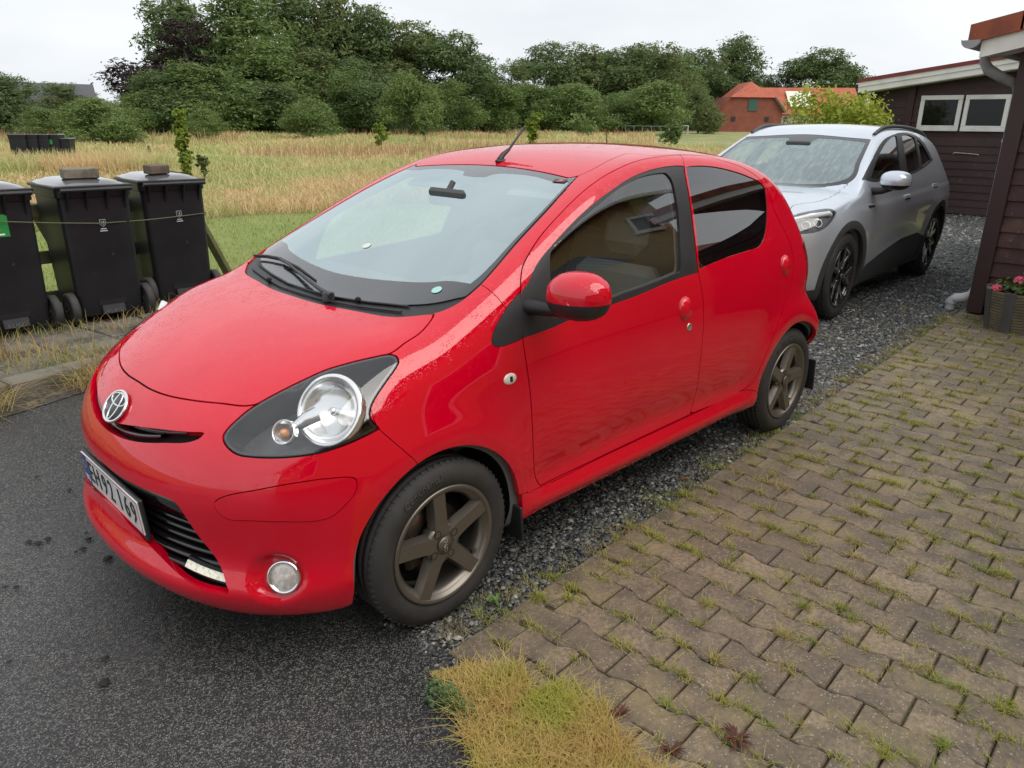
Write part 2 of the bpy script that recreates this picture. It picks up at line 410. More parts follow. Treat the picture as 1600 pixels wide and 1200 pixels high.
class Shell:
    def __init__(s, C, V, z0, x0, x1):
        s.C = C; a, b = V.shape[:2]; s.V = V.reshape(-1, 3); i = np.arange(a*b).reshape(a, b); s.z0, s.x0, s.x1 = z0, x0, x1
        s.Q = np.stack([i[:-1, :-1], i[1:, :-1], i[1:, 1:], i[:-1, 1:]], -1).reshape(-1, 4); s.cache = {}
    def chart(s, p):
        r = np.hypot(p[:, 1], p[:, 2]-s.z0); th = np.arctan2(-p[:, 1], p[:, 2]-s.z0); x = p[:, 0]
        u = np.where(x < s.x0, s.x0-np.arctan2(s.x0-x, r)*.7, np.where(x > s.x1, s.x1+np.arctan2(x-s.x1, r)*.7, x))
        return np.stack([u, th*.7], 1), np.ones(len(p), bool)
    def front(s, p): return p[:, 1:3], p[:, 0] < -.12
    def back(s, p): return p[:, 1:3], p[:, 0] > 2.
    def base_sd(s, reg):
        k = id(reg)
        if k in s.cache: return s.cache[k]
        if isinstance(reg, FReg): v = reg.sd(s.V)
        else:
            sg = reg.sign(s.V); f = sg[s.Q]; mark = np.zeros(len(s.V), bool); mark[s.Q[(f.min(1) != f.max(1))]] = True
            for _ in range(3): mark[s.Q[mark[s.Q].any(1)]] = True
            v = sg.copy(); w = np.where(mark)[0]; v[w] *= reg.dist(s.V[w])
        s.cache[k] = v; return v
    def panel(s, ops):
        """ops: (region, +1 keep inside / -1 keep outside, gap)"""
        Q = s.Q; polys = []; NV = []; nb = len(s.V)
        for reg, side, g in ops:
            b = s.base_sd(reg)*side+g
            m = b[Q]; allin = (m < 0).all(1); cross = (~allin) & (m < 0).any(1)
            todo = [list(q) for q in Q[cross]]+polys; Q = Q[allin]
            if not todo: polys = []; continue
            if NV: nv = np.array(NV); ns = reg.sd(nv)*side+g
            val = lambda i: b[i] if i < nb else ns[i-nb]
            pos = lambda i: s.V[i] if i < nb else np.asarray(NV[i-nb])
            ed = {}; out = []
            for f in todo:
                vs = [val(i) for i in f]
                if max(vs) < 0: out.append(f); continue
                if min(vs) >= 0: continue
                r = []; k = len(f)
                for a in range(k):
                    i, j = f[a], f[(a+1) % k]; va, vb = vs[a], vs[(a+1) % k]
                    if va < 0: r.append(i)
                    if (va < 0) != (vb < 0):
                        key = (i, j) if i < j else (j, i)
                        if key not in ed:
                            t = va/(va-vb); pa, pb = pos(i), pos(j)
                            ed[key] = len(NV)+nb; NV.append(pa+(pb-pa)*t)
                        r.append(ed[key])
                if len(r) > 2: out.append(r)
            polys = out
        F = [list(q) for q in Q]+polys
        if not F: return np.zeros((0, 3)), []
        allv = np.concatenate([s.V, np.array(NV)]) if NV else s.V
        used = np.unique(np.concatenate([np.array(f) for f in F])); mp = np.full(len(allv), -1); mp[used] = np.arange(len(used))
        V = allv[used]; F2 = []
        for f in F:
            g = [int(mp[i]) for i in f]; h = []
            for i in g:                       # drop repeated corners (pole, cut through a corner)
                if not h or np.abs(V[i]-V[h[-1]]).max() > 1e-6: h.append(i)
            if len(h) > 1 and np.abs(V[h[0]]-V[h[-1]]).max() < 1e-6: h.pop()
            if len(h) > 2: F2.append(h)
        return V, F2
    def make(s, name, ops, m, parent, which='LR', depth=.014, off=0., rimmat=None, warp=None):
        """which: L, R (mirrored), C (both halves joined)"""
        key = ('geo', tuple((id(r), a, g) for r, a, g in ops))
        if key not in s.cache: s.cache[key] = s.panel(ops)
        V, F = s.cache[key]; V0 = V
        if not len(F): print('EMPTY PANEL', name); return None
        if warp is not None: V = warp(V)
        nk = ('nrm',)+key
        if nk not in s.cache: s.cache[nk] = s.C.grad(V0)
        N = s.cache[nk]
        # clipping keeps the grid's winding; outward = check once
        f = F[len(F)//2]; nn = np.cross(V[f[1]]-V[f[0]], V[f[2]]-V[f[0]])
        if nn@N[f[0]] < 0: F = [g[::-1] for g in F]
        V = V+N*off
        cnt = {}
        for g in F:
            for a, b in zip(g, g[1:]+g[:1]): cnt[(a, b)] = cnt.get((a, b), 0)+1
        bd = [(a, b) for (a, b) in cnt if (b, a) not in cnt and not (abs(V[a][1]) < 2e-4 and abs(V[b][1]) < 2e-4)]
        RV = []; RF = []; nV = len(V)
        if depth:
            mp = {}
            for a, b in bd:
                for i in (a, b):
                    if i not in mp: mp[i] = nV+len(RV); RV += [V[i], V[i]-N[i]*depth]
                RF.append([mp[b], mp[a], mp[a]+1, mp[b]+1])
        VV = np.concatenate([V, np.array(RV)]) if RV else V; FF = F+RF
        sm = [True]*len(F)+[False]*len(RF)
        if which == 'R': VV = VV*[1, -1, 1]; FF = [g[::-1] for g in FF]
        if which == 'C':
            n = len(VV); VV = VV.copy(); cen = np.abs(VV[:, 1]) < 2e-4; VV[cen, 1] = 0
            mi = np.arange(n)+n; mi[np.where(cen)[0]] = np.where(cen)[0]
            FF = FF+[[int(mi[i]) for i in g[::-1]] for g in FF]; VV = np.concatenate([VV, VV*[1, -1, 1]]); sm = sm+sm
        me = bpy.data.meshes.new(name); me.from_pydata(VV.tolist(), [], FF); me.polygons.foreach_set('use_smooth', sm)
        if which == 'C':
            import bmesh
            b = bmesh.new(); b.from_mesh(me); bmesh.ops.delete(b, geom=[v for v in b.verts if not v.link_faces], context='VERTS'); b.to_mesh(me); b.free()
        me.update(); return link(name, me, m, parent)
def mirror_obj(o, parent=None):
    """mirrored copy (y -> -y) of a one-mesh part, mesh data flipped"""
    me = o.data.copy(); n = len(me.vertices); c = np.zeros(n*3, np.float32); me.vertices.foreach_get('co', c); c = c.reshape(-1, 3); c[:, 1] *= -1
    me.vertices.foreach_set('co', c.ravel()); me.flip_normals(); me.update()
    q = bpy.data.objects.new(o.name.split('.')[0], me); COL.objects.link(q); q.parent = parent or o.parent
    q.location = (o.location.x, -o.location.y, o.location.z)
    return q
# ---------------------------------------------------------------- red hatchback
m_red = paint('red_paint', (.64, .0, .018), spec=0., rough=.3, cior=1.68)
m_blackplastic = mat('black_plastic', (.018, .018, .02), .45, bump=(180, .15, .002), var=[(6, (.03, .03, .032), .4, .7)])
m_gloss_black = mat('gloss_black', (.01, .01, .012), .12, coat=.6)
m_rubber = mat('rubber', (.026, .025, .025), .72, var=[(12, (.042, .039, .037), .35, .7)], bump=(120, .2, .002))
m_dark = mat('dark_void', (.006, .006, .006), .9)
m_trim = mat('interior_trim', (.07, .072, .075), .7, bump=(300, .2, .001))
m_seat = mat('seat_fabric', (.22, .22, .215), .9, bump=(220, .3, .002))
m_chrome = mat('chrome', (.85, .85, .86), .06, 1.)
m_reflector = mat('reflector_silver', (.93, .93, .92), .16, .92)
m_gun = mat('gunmetal', (.20, .178, .155), .36, .75, bump=(400, .05, .0005))
m_lens = glass('lamp_lens', (.96, .97, .98), ior=1.45, extra=.07)
m_wglass = glass('windshield_glass', (.86, .98, .95), ior=1.52, extra=.44, refl=(.84, .97, .99))
m_sglass = glass('side_glass', (.90, .95, .93), ior=1.55, extra=.11)
m_tint = glass('tinted_glass', (.06, .06, .065), ior=1.55, extra=.12)
m_brake = mat('brake_iron', (.09, .07, .055), .5, .7, var=[(30, (.16, .08, .04), .5, .7)])

CA = aygo()
SAC = Shell(CA, mesh(CA, -.1, 2.2, .028, .6, 110, 40), .6, -.1, 2.2)
SA = Shell(CA, mesh(CA, -.1, 2.2, .012, .6, 250, 90), .6, -.1, 2.2)
def U(pts): return CA.hit(CAM_P, np.array([ray(*q) for q in pts]))[0]
def tr(pts, ox, oy, k): return [(ox+a*k, oy+b*k) for a, b in pts]
def sym(L): L = np.asarray(L); return np.concatenate([L, (L*[1, -1, 1])[::-1]])
def on_top(xy):
    """points (x, y) dropped on the body from above"""
    o = np.array([(x, y, .6) for x, y in xy], float); return CA.cast(o, np.tile([0, 0, 1.], (len(o), 1)))
def on_side(xz):
    o = np.array([(x, -.05, z) for x, z in xz], float); return CA.cast(o, np.tile([0, -1., 0], (len(o), 1)))
def on_front(yz):
    o = np.array([(0., y, z) for y, z in yz], float); return CA.cast(o, np.tile([-1., 0, 0], (len(o), 1)))
ch = SA.chart
hood_front = U([(397, 632.5), (343, 630), (302.5, 625.7), (262, 618), (235, 608)])
hl_top = [(402, 632), (433.8, 614), (471, 595), (508.8, 578.4), (546, 567), (584, 558), (610, 554)]
hood_side = U([(471, 595), (546, 567), (610, 552), (634, 535), (654, 522), (666, 510), (675, 498), (678.4, 490)])
yc = hood_front[-1]
hood_nose = on_top([(-.583, 0)])
hood_rear = on_top([(.045, -.5), (.01, -.33), (-.015, -.16), (-.02, 0)])
hf = np.concatenate([hood_rear[::-1], hood_side[::-1], hood_front])
hf = hf[np.r_[True, np.linalg.norm(np.diff(hf, axis=0), axis=1) > .004]]
half = np.concatenate([hf[hf[:, 1] < -.33] if False else hf, hood_nose])
HOOD = Reg(np.concatenate([half, (half*[1, -1, 1])[-2:0:-1]]), ch)
HLz = lambda L: tr(L, 340, 540, .1875)
HL_px = HLz([(330, 490), (500, 395), (700, 295), (900, 205), (1100, 145), (1300, 98), (1440, 75), (1490, 90), (1505, 130), (1480, 185), (1420, 270), (1350, 370), (1300, 450), (1270, 520), (1265, 590), (1290, 640), (1345, 690), (1250, 740), (1120, 800), (1000, 845), (850, 890), (700, 915), (500, 930), (300, 925), (170, 905), (100, 860), (55, 800), (50, 750), (90, 690), (150, 630), (230, 560)])
HL = Reg(U(HL_px), ch)
z6 = lambda L: tr(L, 760, 450, .3375)
z5 = lambda L: tr(L, 780, 210, .3375)
zg = lambda L: tr(L, 840, 230, .2875)
z2 = lambda L: tr(L, 100, 620, .3375)
za = lambda L: tr(L, 540, 380, .2)
gapB = [(1079, 647), (1084, 625.5), (1092.4, 578), (1098.5, 517.5), (1098.5, 467), (1091.5, 426), (1086.5, 379), (1078, 311), (1070, 267), (1062, 242)]
door_top = [(1062, 242), (1030, 245), (999, 250.5), (969, 262), (935, 281), (905, 304.5), (874.5, 335), (847.5, 365), (827, 395.6), (816, 419), (813, 453)]
door_frt = [(814.8, 500), (817, 530.6), (822.4, 568), (829, 619), (832, 669), (834, 720), (837, 747), (844, 759)]
DOORF = Reg(U(gapB+door_top[1:]+door_frt), ch)
rd_top = [(1062, 242), (1099, 244), (1127.5, 250.7), (1156, 260), (1176, 271), (1190, 283)]
rd_rear = [(1201, 300), (1211, 331), (1226, 362), (1236, 385), (1240, 412), (1237, 437), (1229, 466), (1212, 517.5), (1192, 565), (1176, 597), (1161, 609)]
DOORR = Reg(U(rd_top+rd_rear+gapB[:-1]), ch)
DLOF = Reg(U([(816.5, 529), (814, 459), (824, 443), (840, 411), (868.75, 376), (897.5, 345), (926, 319), (955, 297.5), (983.75, 278.5), (1012.5, 266.5), (1041, 260), (1061.4, 258.5), (1068.6, 259), (1078, 311), (1086.5, 379), (1091.6, 426), (1080, 429), (1041, 442.75), (1001, 460), (955.5, 476.6), (891, 500), (864, 512)]), ch)
GLF = Reg(U([(862, 391), (880, 372), (905, 346), (942, 315), (970, 293), (1000, 277), (1024, 270.5), (1041, 269), (1050, 279), (1057, 305), (1061, 330.6), (1064, 380), (1065.7, 424), (1020, 443), (978, 458), (940, 473), (900, 487), (872, 497), (862, 495), (861, 440)]), ch)
GLR = Reg(U([(1071, 261), (1078.6, 302), (1086.5, 351), (1092, 421), (1107, 414), (1142, 400), (1170.6, 391), (1188, 384), (1195, 371), (1199, 345), (1199, 316), (1196.5, 295), (1190, 286.5), (1170.6, 276), (1142, 266), (1113, 260), (1084, 259)]), ch)
TRI = Reg(U(za([(1365, 375), (1250, 520), (1160, 680), (1140, 760), (1150, 800), (1180, 810), (1380, 750)])), ch)
STRIP = Reg(U([(334.6, 785), (343, 778.6), (404, 765), (471, 753), (539, 745.5), (557, 746.6), (557, 765), (539, 789), (518.5, 807), (498, 813), (437.5, 814.7), (387, 813), (356.5, 810.7), (339.6, 799)]), ch)
# windscreen and the black cowl at its foot: one opening, the glass a smaller outline inside it
ws_side = U([(680, 489), (700, 482), (720, 471), (740, 455), (752, 444), (808, 380), (860, 324), (905, 274)])
ws_top = on_top([(.905, -.47), (.93, -.3), (.945, -.15), (.95, 0)])
o_ = np.concatenate([hood_rear[::-1], ws_side, ws_top])
WSO = Reg(np.concatenate([o_, (o_*[1, -1, 1])[-2:0:-1]]), ch)
wb = on_top([(.035, 0), (.045, -.16), (.07, -.33), (.115, -.5), (.155, -.575), (.215, -.635)])
ws_side2 = U([(718, 470), (740, 452), (752, 441), (806, 378), (858, 322), (903, 274.5)])
wt2 = on_top([(.90, -.47), (.925, -.3), (.94, -.15), (.945, 0)])
o_ = np.concatenate([wb, ws_side2, wt2]); WSG = Reg(np.concatenate([o_, (o_*[1, -1, 1])[-2:0:-1]]), ch)
cb = on_top([(.155, 0), (.165, -.16), (.19, -.33), (.222, -.46), (.25, -.52)])
cs_ = U([(735, 443), (752, 429), (798, 380), (850, 326), (889, 285)]); ct = on_top([(.862, -.44), (.885, -.3), (.885, -.15), (.87, -.09), (.84, -.07), (.835, 0)])
o_ = np.concatenate([cb, cs_, ct]); WSC = Reg(np.concatenate([o_, (o_*[1, -1, 1])[-2:0:-1]]), ch)
# roof skin
rs = U([(912, 273), (926, 264.5), (955, 249), (978, 240)]); rs[0] = ws_side[-1]
rr = on_top([(1.35, -.535), (1.7, -.535), (2.0, -.525), (2.25, -.50), (2.33, -.47), (2.36, -.3), (2.37, 0)])
o_ = np.concatenate([ws_top[::-1], rs, rr]); ROOF = Reg(np.concatenate([o_, (o_*[1, -1, 1])[-2:0:-1]]), ch)
# front end line: hood edge is cut by HOOD, lamp by HL; this line runs lamp corner -> wheel arch -> ground
bl = U([(588, 664), (612, 688), (636.6, 709), (653, 727)]); bl = np.concatenate([bl, on_side([(-.12, .5), (-.14, .3), (-.15, .17)])])
e_ = ch(np.array([[-.15, -.6, .16], [-.15, -.1, .16]]))[0]
BUMP_TOP = np.concatenate([hood_nose[::-1], hood_front[::-1][1:], U(HLz([(400, 440), (700, 330), (1000, 300), (1200, 300)])), bl])
pole_u = -.1-math.pi/2*.7-.05
tt = ch(BUMP_TOP)[0]
BUMPER = Reg(np.concatenate([(BUMP_TOP*[1, -1, 1])[:0:-1], BUMP_TOP]), ch, closed=False, extra=[(tt[-1, 0], math.pi*.7+.1), (pole_u, math.pi*.7+.1), (pole_u, -math.pi*.7-.1), (tt[-1, 0], -math.pi*.7-.1)])
fl = U([(738, 440), (752, 445), (768, 456), (780, 468), (792, 486), (800, 505)]); q_ = ch(fl)[0]
FENDL = Reg(fl, ch, closed=False, extra=[(.33, ch(on_side([(.36, .87)]))[0][0, 1]), (.42, math.pi*.7+.1), (pole_u, math.pi*.7+.1), (pole_u, 0), (q_[0, 0]-.1, 0)])
sill_top = U([(844, 761), (940, 714), (1040, 667), (1120, 629), (1161, 610)])
s_ = ch(np.concatenate([on_side([(.30, .33)]), sill_top, on_side([(2.0, .31), (2.1, .25)])]))[0]
SILLP = np.concatenate([on_side([(.30, .345)]), sill_top, on_side([(1.93, .33), (2.02, .285), (2.1, .25)])])
SILL = Reg(SILLP, ch, closed=False, extra=[(2.1, math.pi*.7+.1), (.30, math.pi*.7+.1)])
def arch(cx, cz, r, kx=1.): return FReg(lambda p: np.where(np.abs(p[:, 1]) > .42, np.hypot((p[:, 0]-cx)*np.where(p[:, 0] < cx, kx, 1.), (p[:, 2]-cz)*np.where(p[:, 2] < cz, .55, 1.))-r, 1.))
ARF = arch(0, .285, .326); ARR = arch(2.335, .275, .328, .93)
BOT = FReg(lambda p: np.interp(p[:, 0], [-.6, -.36, -.30, .30, .34, 2.0, 2.6], [.172, .172, .20, .20, .232, .238, .25])-p[:, 2])      # keeps z above
fr_ = SA.front
def symreg(half): o = on_front(half); return Reg(np.concatenate([o, (o*[1, -1, 1])[-2:0:-1]]), fr_)
GRILLE = symreg([(0, .530), (-.12, .530), (-.25, .531), (-.36, .532), (-.405, .526), (-.428, .502), (-.466, .435), (-.516, .366), (-.572, .283), (-.55, .278), (-.491, .284), (-.428, .300), (-.33, .326), (-.2, .355), (-.07, .372), (0, .374)])
SLOT = symreg([(0, .662), (-.05, .664), (-.10, .672), (-.245, .694), (-.363, .708), (-.431, .717), (-.424, .700), (-.304, .668), (-.20, .648), (-.10, .636), (0, .632)])
RWIN = Reg(np.array([(2.4, y, z) for y, z in ((-.48, 1.30), (0, 1.33), (.48, 1.30), (.58, 1.0), (0, .97), (-.58, 1.0))]), SA.back)
TAIL = Reg(U([(1246, 352), (1262, 375), (1275, 410), (1262, 432), (1246, 430), (1249, 400)]) if False else on_side([(2.44, .98), (2.56, .98), (2.58, .72), (2.50, .72)]), ch)
fog_c = U([(443, 903)])[0]
def fog_warp(V):
    d = np.linalg.norm(V-(fog_c+np.array([-.016, .012, -.004])), axis=1); w = np.clip((.085-d)/.04, 0, 1); w = w*w*(3-2*w)
    V = V-CA.grad(V)*(w*.022)[:, None]
    return V
car = tag(empty('hatchback_car'), 'glossy red five-door hatchback with dark five-spoke wheels parked beside the block paving', 'car')
g = .0022
HL_ = (HL, -1, .004)
SA.make('hood', [(HOOD, 1, .003), HL_], m_red, car, 'C')
bump_ops = [(BUMPER, 1, .0012), (HOOD, -1, .003), HL_, (GRILLE, -1, 0), (SLOT, -1, 0), (STRIP, -1, .0015), (ARF, -1, 0), (BOT, 1, 0)]
SA.make('front_bumper', bump_ops, m_red, car, 'C', depth=.035, warp=fog_warp)
fend_ops = [(FENDL, 1, .0015), (BUMPER, -1, .0012), (HOOD, -1, .003), HL_, (WSO, -1, .001), (DOORF, -1, g), (TRI, -1, .001), (SILL, -1, .001), (ARF, -1, 0), (BOT, 1, 0)]
shell_ops = [(FENDL, -1, .0015), (WSO, -1, .001), (ROOF, -1, .0018), (DOORF, -1, g), (DOORR, -1, g), (TRI, -1, .001), (BUMPER, -1, 0), (HOOD, -1, .003), (SILL, -1, .001), (ARR, -1, 0), (ARF, -1, 0), (RWIN, -1, 0), (TAIL, -1, .002), (BOT, 1, 0)]
SA.make('body_shell', shell_ops, m_red, car, 'C', depth=.02)
SA.make('roof', [(ROOF, 1, .0018)], m_red, car, 'C', depth=.01)
tag_doors = []
for w in 'LR':
    SA.make('fender', fend_ops, m_red, car, w, depth=.025)
    SA.make('bumper_strip', [(STRIP, 1, .0015)], m_red, car, w, off=.0025)
    SA.make('side_sill', [(SILL, 1, .002), (ARF, -1, .012), (ARR, -1, .004), (BOT, 1, 0)], m_red, car, w, depth=.03)
    SA.make('fender_trim', [(TRI, 1, .001)], m_blackplastic, car, w, off=-.001)
    d1 = SA.make('front_door', [(DOORF, 1, g), (DLOF, -1, 0)], m_red, car, w)
    SA.make('window_frame', [(DLOF, 1, 0), (DOORF, 1, g), (GLF, -1, 0)], m_blackplastic, d1, w, off=-.003)
    SA.make('door_window', [(GLF, 1, -.002)], m_sglass, d1, w, depth=0, off=-.009)
    d2 = SA.make('rear_door', [(DOORR, 1, g), (GLR, -1, 0)], m_red, car, w)
    SA.make('door_window', [(GLR, 1, -.002)], m_tint, d2, w, depth=0, off=-.004)
    tag_doors.append((d1, d2))
    SA.make('tail_light', [(TAIL, 1, .002)], mat('tail_red', (.35, .005, .008), .1, coat=1), car, w, off=.004)
SA.make('windshield_surround', [(WSO, 1, .001), (WSG, -1, .0)], m_blackplastic, car, 'C', off=-.006)
ws = SA.make('windshield', [(WSC, 1, 0)], m_wglass, car, 'C', depth=0, off=-.001)
SA.make('ceramic_border', [(WSG, 1, .0005), (WSC, -1, 0)], mat('frit', (.014, .015, .018), .08, coat=1, rvar=(60, .05, .3)), ws, 'C', depth=.004, off=-.001)
SA.make('rear_window', [(RWIN, 1, 0)], m_tint, car, 'C', depth=0, off=-.004)
IN_OPS = [(WSC, -1, -.01), (GLF, -1, -.006), (GLR, -1, -.006), (RWIN, -1, 0), (ARF, -1, -.02), (ARR, -1, -.02), (HL, -1, -.0), (GRILLE, -1, 0), (SLOT, -1, 0)]
SAC.make('interior_lining', IN_OPS, mat('lining', (.13, .135, .14), .8), car, 'C', depth=0, off=-.03)
# ---------------------------------------------------------------- hatchback details
def frame_of(n, up=(0, 0, 1)):
    """matrix whose local z is n and local y is roughly up"""
    n = Vector(n).normalized(); x = Vector(up).cross(n)
    x = x.normalized() if x.length > 1e-6 else Vector((1, 0, 0)); y = n.cross(x); return Matrix((x, y, n)).transposed()
def place(o, p, n, up=(0, 0, 1)): o.matrix_local = Matrix.Translation(Vector(p)) @ frame_of(n, up).to_4x4(); return o
def textmesh(s, size, ext=.0005, align='CENTER'):
    c = bpy.data.curves.new('tmp', 'FONT'); c.body = s; c.size = size; c.extrude = ext; c.align_x = align; c.align_y = 'CENTER'; c.resolution_u = 2
    o = bpy.data.objects.new('tmp', c); COL.objects.link(o); dg = bpy.context.evaluated_depsgraph_get(); me = o.evaluated_get(dg).to_mesh()
    V = np.array([v.co[:] for v in me.vertices]); F = [tuple(p.vertices) for p in me.polygons]; bpy.data.objects.remove(o); return V, F
def ellipsoid(nu=28, nv=16):
    V = []; F = []
    for j in range(nv+1):
        ph = math.pi*j/nv
        for i in range(nu): th = 2*math.pi*i/nu; V.append((math.sin(ph)*math.cos(th), math.sin(ph)*math.sin(th), math.cos(ph)))
    for j in range(nv):
        for i in range(nu): F.append((j*nu+i, j*nu+(i+1) % nu, (j+1)*nu+(i+1) % nu, (j+1)*nu+i))
    return np.array(V), F
def wheel(name, parent, loc, side, a0, Rr=.2, Rt=.279, W=.165, steer=0., lettering=None, logo=None, sporty=False):
    """side -1: outer face towards -y"""
    w = empty(name, loc, 0, parent); s = side; y = lambda d: -s*d          # d: depth inwards from the outer face
    t = MB()
    prof = [(Rr-.012, .016), (Rr-.002, .010), (Rr+.006, .004), (Rr+.02, -.002), (Rr+(Rt-Rr)*.55, -.004), (Rt-.022, .002), (Rt-.010, .010), (Rt-.004, .018), (Rt, .026)]
    for k in range(4):
        a = .03+k*(W-.06)/3.6; prof += [(Rt, a), (Rt-.006, a+.002), (Rt-.006, a+.006), (Rt, a+.008)]
    prof += [(Rt, W-.026), (Rt-.010, W-.010), (Rt-.03, W), (Rr+.02, W+.002), (Rr-.01, W-.015)]
    t.lathe([(r, y(d)) for r, d in prof], n=72)
    for k in range(72):        # tread blocks on the shoulders
        th = 2*math.pi*k/72
        for d0, d1, dt in ((.012, .03, .012), (W-.03, W-.012, .012)):
            c, sn = math.cos(th), math.sin(th); V = []
            for (r, dd) in ((Rt+.0025, d0+.008), (Rt+.003, d1), (Rt-.01, d1), (Rt-.01, d0)):
                for e in (-dt, dt): V.append((r*math.cos(th+e), y(dd), r*math.sin(th+e)))
            t.add(V, [(0, 1, 3, 2), (2, 3, 5, 4), (6, 7, 1, 0), (0, 2, 4, 6), (1, 7, 5, 3)])
    ty = t.build('tyre', m_rubber, w)
    if lettering:
        V, F = textmesh(lettering, .033, .0012); Q = V.copy(); rad = (Rr+Rt)/2+.006; th = R(112)-V[:, 0]/rad*1.0; rr = rad+V[:, 1]
        Q[:, 0] = rr*np.cos(th); Q[:, 2] = rr*np.sin(th); Q[:, 1] = y(-.006)-V[:, 2]
        l = MB(); l.add(Q, F); l.build('sidewall_lettering', mat('letter_rubber', (.075, .07, .068), .6), ty, fix=False)
    r = MB()
    r.lathe([(Rr-.022, y(.13)), (Rr-.03, y(.06)), (Rr-.034, y(.03)), (Rr-.022, y(.014)), (Rr-.016, y(.010)), (Rr-.014, y(.002)), (Rr-.004, y(-.002)), (Rr+.002, y(.001)), (Rr+.002, y(.010)), (Rr-.008, y(.014))], n=72)
    r.lathe([(.001, y(.012)), (.056, y(.012)), (.066, y(.016)), (.07, y(.04)), (.06, y(.07)), (.001, y(.07))], n=40)
    for k in range(0 if sporty else 5):
        th = R(a0+72*k); c, sn = math.cos(th), math.sin(th)
        V = []
        for (rad, wo, wi, d) in ((.035, .028, .034, .010), (.075, .0245, .034, .011), (.13, .023, .032, .007), (Rr-.016, .024, .033, .004)):
            for (wd, dd) in ((-wo, d), (wo, d), (wi, d+.03), (-wi, d+.03)):
                V.append((rad*c-wd*sn, y(dd), rad*sn+wd*c))
        F = []
        for j in range(3):
            for q in range(4): F.append((j*4+q, j*4+(q+1) % 4, j*4+4+(q+1) % 4, j*4+4+q))
        F += [(0, 3, 2, 1), (12, 13, 14, 15)]; r.add(V, F)
    if sporty:
        sl = MB()
        for k in range(10):
            th = R(a0+72*(k//2)+(15 if k % 2 else -15)); c, sn = math.cos(th), math.sin(th); tw = R(10 if k % 2 else -10)
            for bld, dd, w0, w1, off in ((r, .012, .030, .022, 0), (sl, .0095, .007, .012, .012 if k % 2 else -.012)):
                V = []
                for rad, wd, d in ((.04, w0, dd+.01), (Rr*.55, (w0+w1)/2, dd+.006), (Rr-.02, w1, dd)):
                    cc, ss = math.cos(th+tw*(1-rad/Rr)*2), math.sin(th+tw*(1-rad/Rr)*2)
                    for q, e in ((-wd+off, d), (wd+off, d), (wd*1.2+off, d+.025), (-wd*1.2+off, d+.025)): V.append((rad*cc-q*ss, y(e), rad*ss+q*cc))
                F = [(j*4+q, j*4+(q+1) % 4, j*4+4+(q+1) % 4, j*4+4+q) for j in range(2) for q in range(4)]+[(0, 3, 2, 1), (8, 9, 10, 11)]; bld.add(V, F)
    rim = r.build('rim', m_gloss_black if sporty else m_gun, w)
    if sporty: sl.build('polished_spokes', mat('polished_alloy', (.6, .6, .6), .22, .9), rim)
    b = MB(); b.lathe([(.028, y(.006)), (.027, y(.003)), (.001, y(.002))], n=28); cap = b.build('centre_cap', m_gun, rim)
    if logo:
        V, F = textmesh(logo, .022, .0006); Q = np.stack([V[:, 0]*.5+V[:, 1]*.9, y(.0005)-V[:, 2], -V[:, 1]*.4+V[:, 0]*.9], 1) if False else np.stack([V[:, 1]*-1, y(.0008)-V[:, 2], V[:, 0]], 1)
        l = MB(); l.add(Q*[s*-1 if False else 1, 1, 1], F); l.build('cap_lettering', m_chrome, cap, fix=False)
    for k in range(4):
        th = R(a0+25+90*k); n = MB(); n.lathe([(.0125, y(.0095)), (.0115, y(.011)), (.0105, y(.013)), (.001, y(.013))], c=(.05*math.cos(th), 0, .05*math.sin(th)), n=16); n.lathe([(.0135, y(.013)), (.013, y(.0085)), (.0118, y(.0095))], c=(.05*math.cos(th), 0, .05*math.sin(th)), n=16)
        n.build('bolt_hole', m_dark, rim)
    v = MB(); th = R(a0-130); v.tube([(Rr*.80*math.cos(th), y(.03), Rr*.80*math.sin(th)), (Rr*.75*math.cos(th), y(.008), Rr*.75*math.sin(th))], .006, 10); v.build('valve', m_rubber, rim)
    d = MB(); d.lathe([(.06, y(.075)), (.118, y(.075)), (.118, y(.09)), (.06, y(.09))], n=40); d.build('brake_disc', m_brake, w)
    k = MB(); k.bbox(-.125, -.06, min(y(.055), y(.10)), max(y(.055), y(.10)), -.055, .055, .012, (0, R(-15), 0)); k.build('brake_caliper', m_brake, w)
    h = MB(); h.lathe([(.001, y(.115)), (Rr-.03, y(.115)), (Rr-.03, y(.12))], n=32); h.build('hub_backing', m_dark, w)
    w.rotation_euler = (0, 0, steer); return w
wheel('wheel', car, (0, -.792, .276), -1, 97, lettering='Continental', logo='OVO', steer=.006)
wheel('wheel', car, (2.34, -.792, .276), -1, 76, lettering='Continental')
wheel('wheel', car, (0, .792, .276), 1, 40, steer=.006); wheel('wheel', car, (2.34, .792, .276), 1, 10)
for cx, rr in ((0, .335), (2.34, .34)):
    for s in (-1, 1):
        w = MB(); arc = [(cx+rr*math.cos(t), .28+rr*math.sin(t)) for t in np.linspace(0, math.pi, 24)]; arc = [(cx+rr, .2)]+arc+[(cx-rr, .2)]
        V = [(x, s*yy, z) for yy in (.735, .50) for x, z in arc]; n = len(arc)
        w.add(V, [(i, i+1, n+i+1, n+i) for i in range(n-1)], True); w.add([(x, s*.50, z) for x, z in arc], [tuple(range(n))]); w.build('wheel_well', m_dark, car)
# mud flaps
for x, z0, z1, dx in ((.322, .15, .29, .02), (2.645, .15, .33, .02)):
    for s in (-1, 1):
        f = MB(); y0, y1 = sorted((s*.805, s*.63)); f.bbox(x, x+.012, y0, y1, z0, z1, .004, (0, R(-6), 0), (x, 0, z1)); f.build('mud_flap', m_blackplastic, car)
# underbody
u = MB(); u.box(-.45, 2.5, -.60, .60, .17, .24); u.build('underbody', m_dark, car)
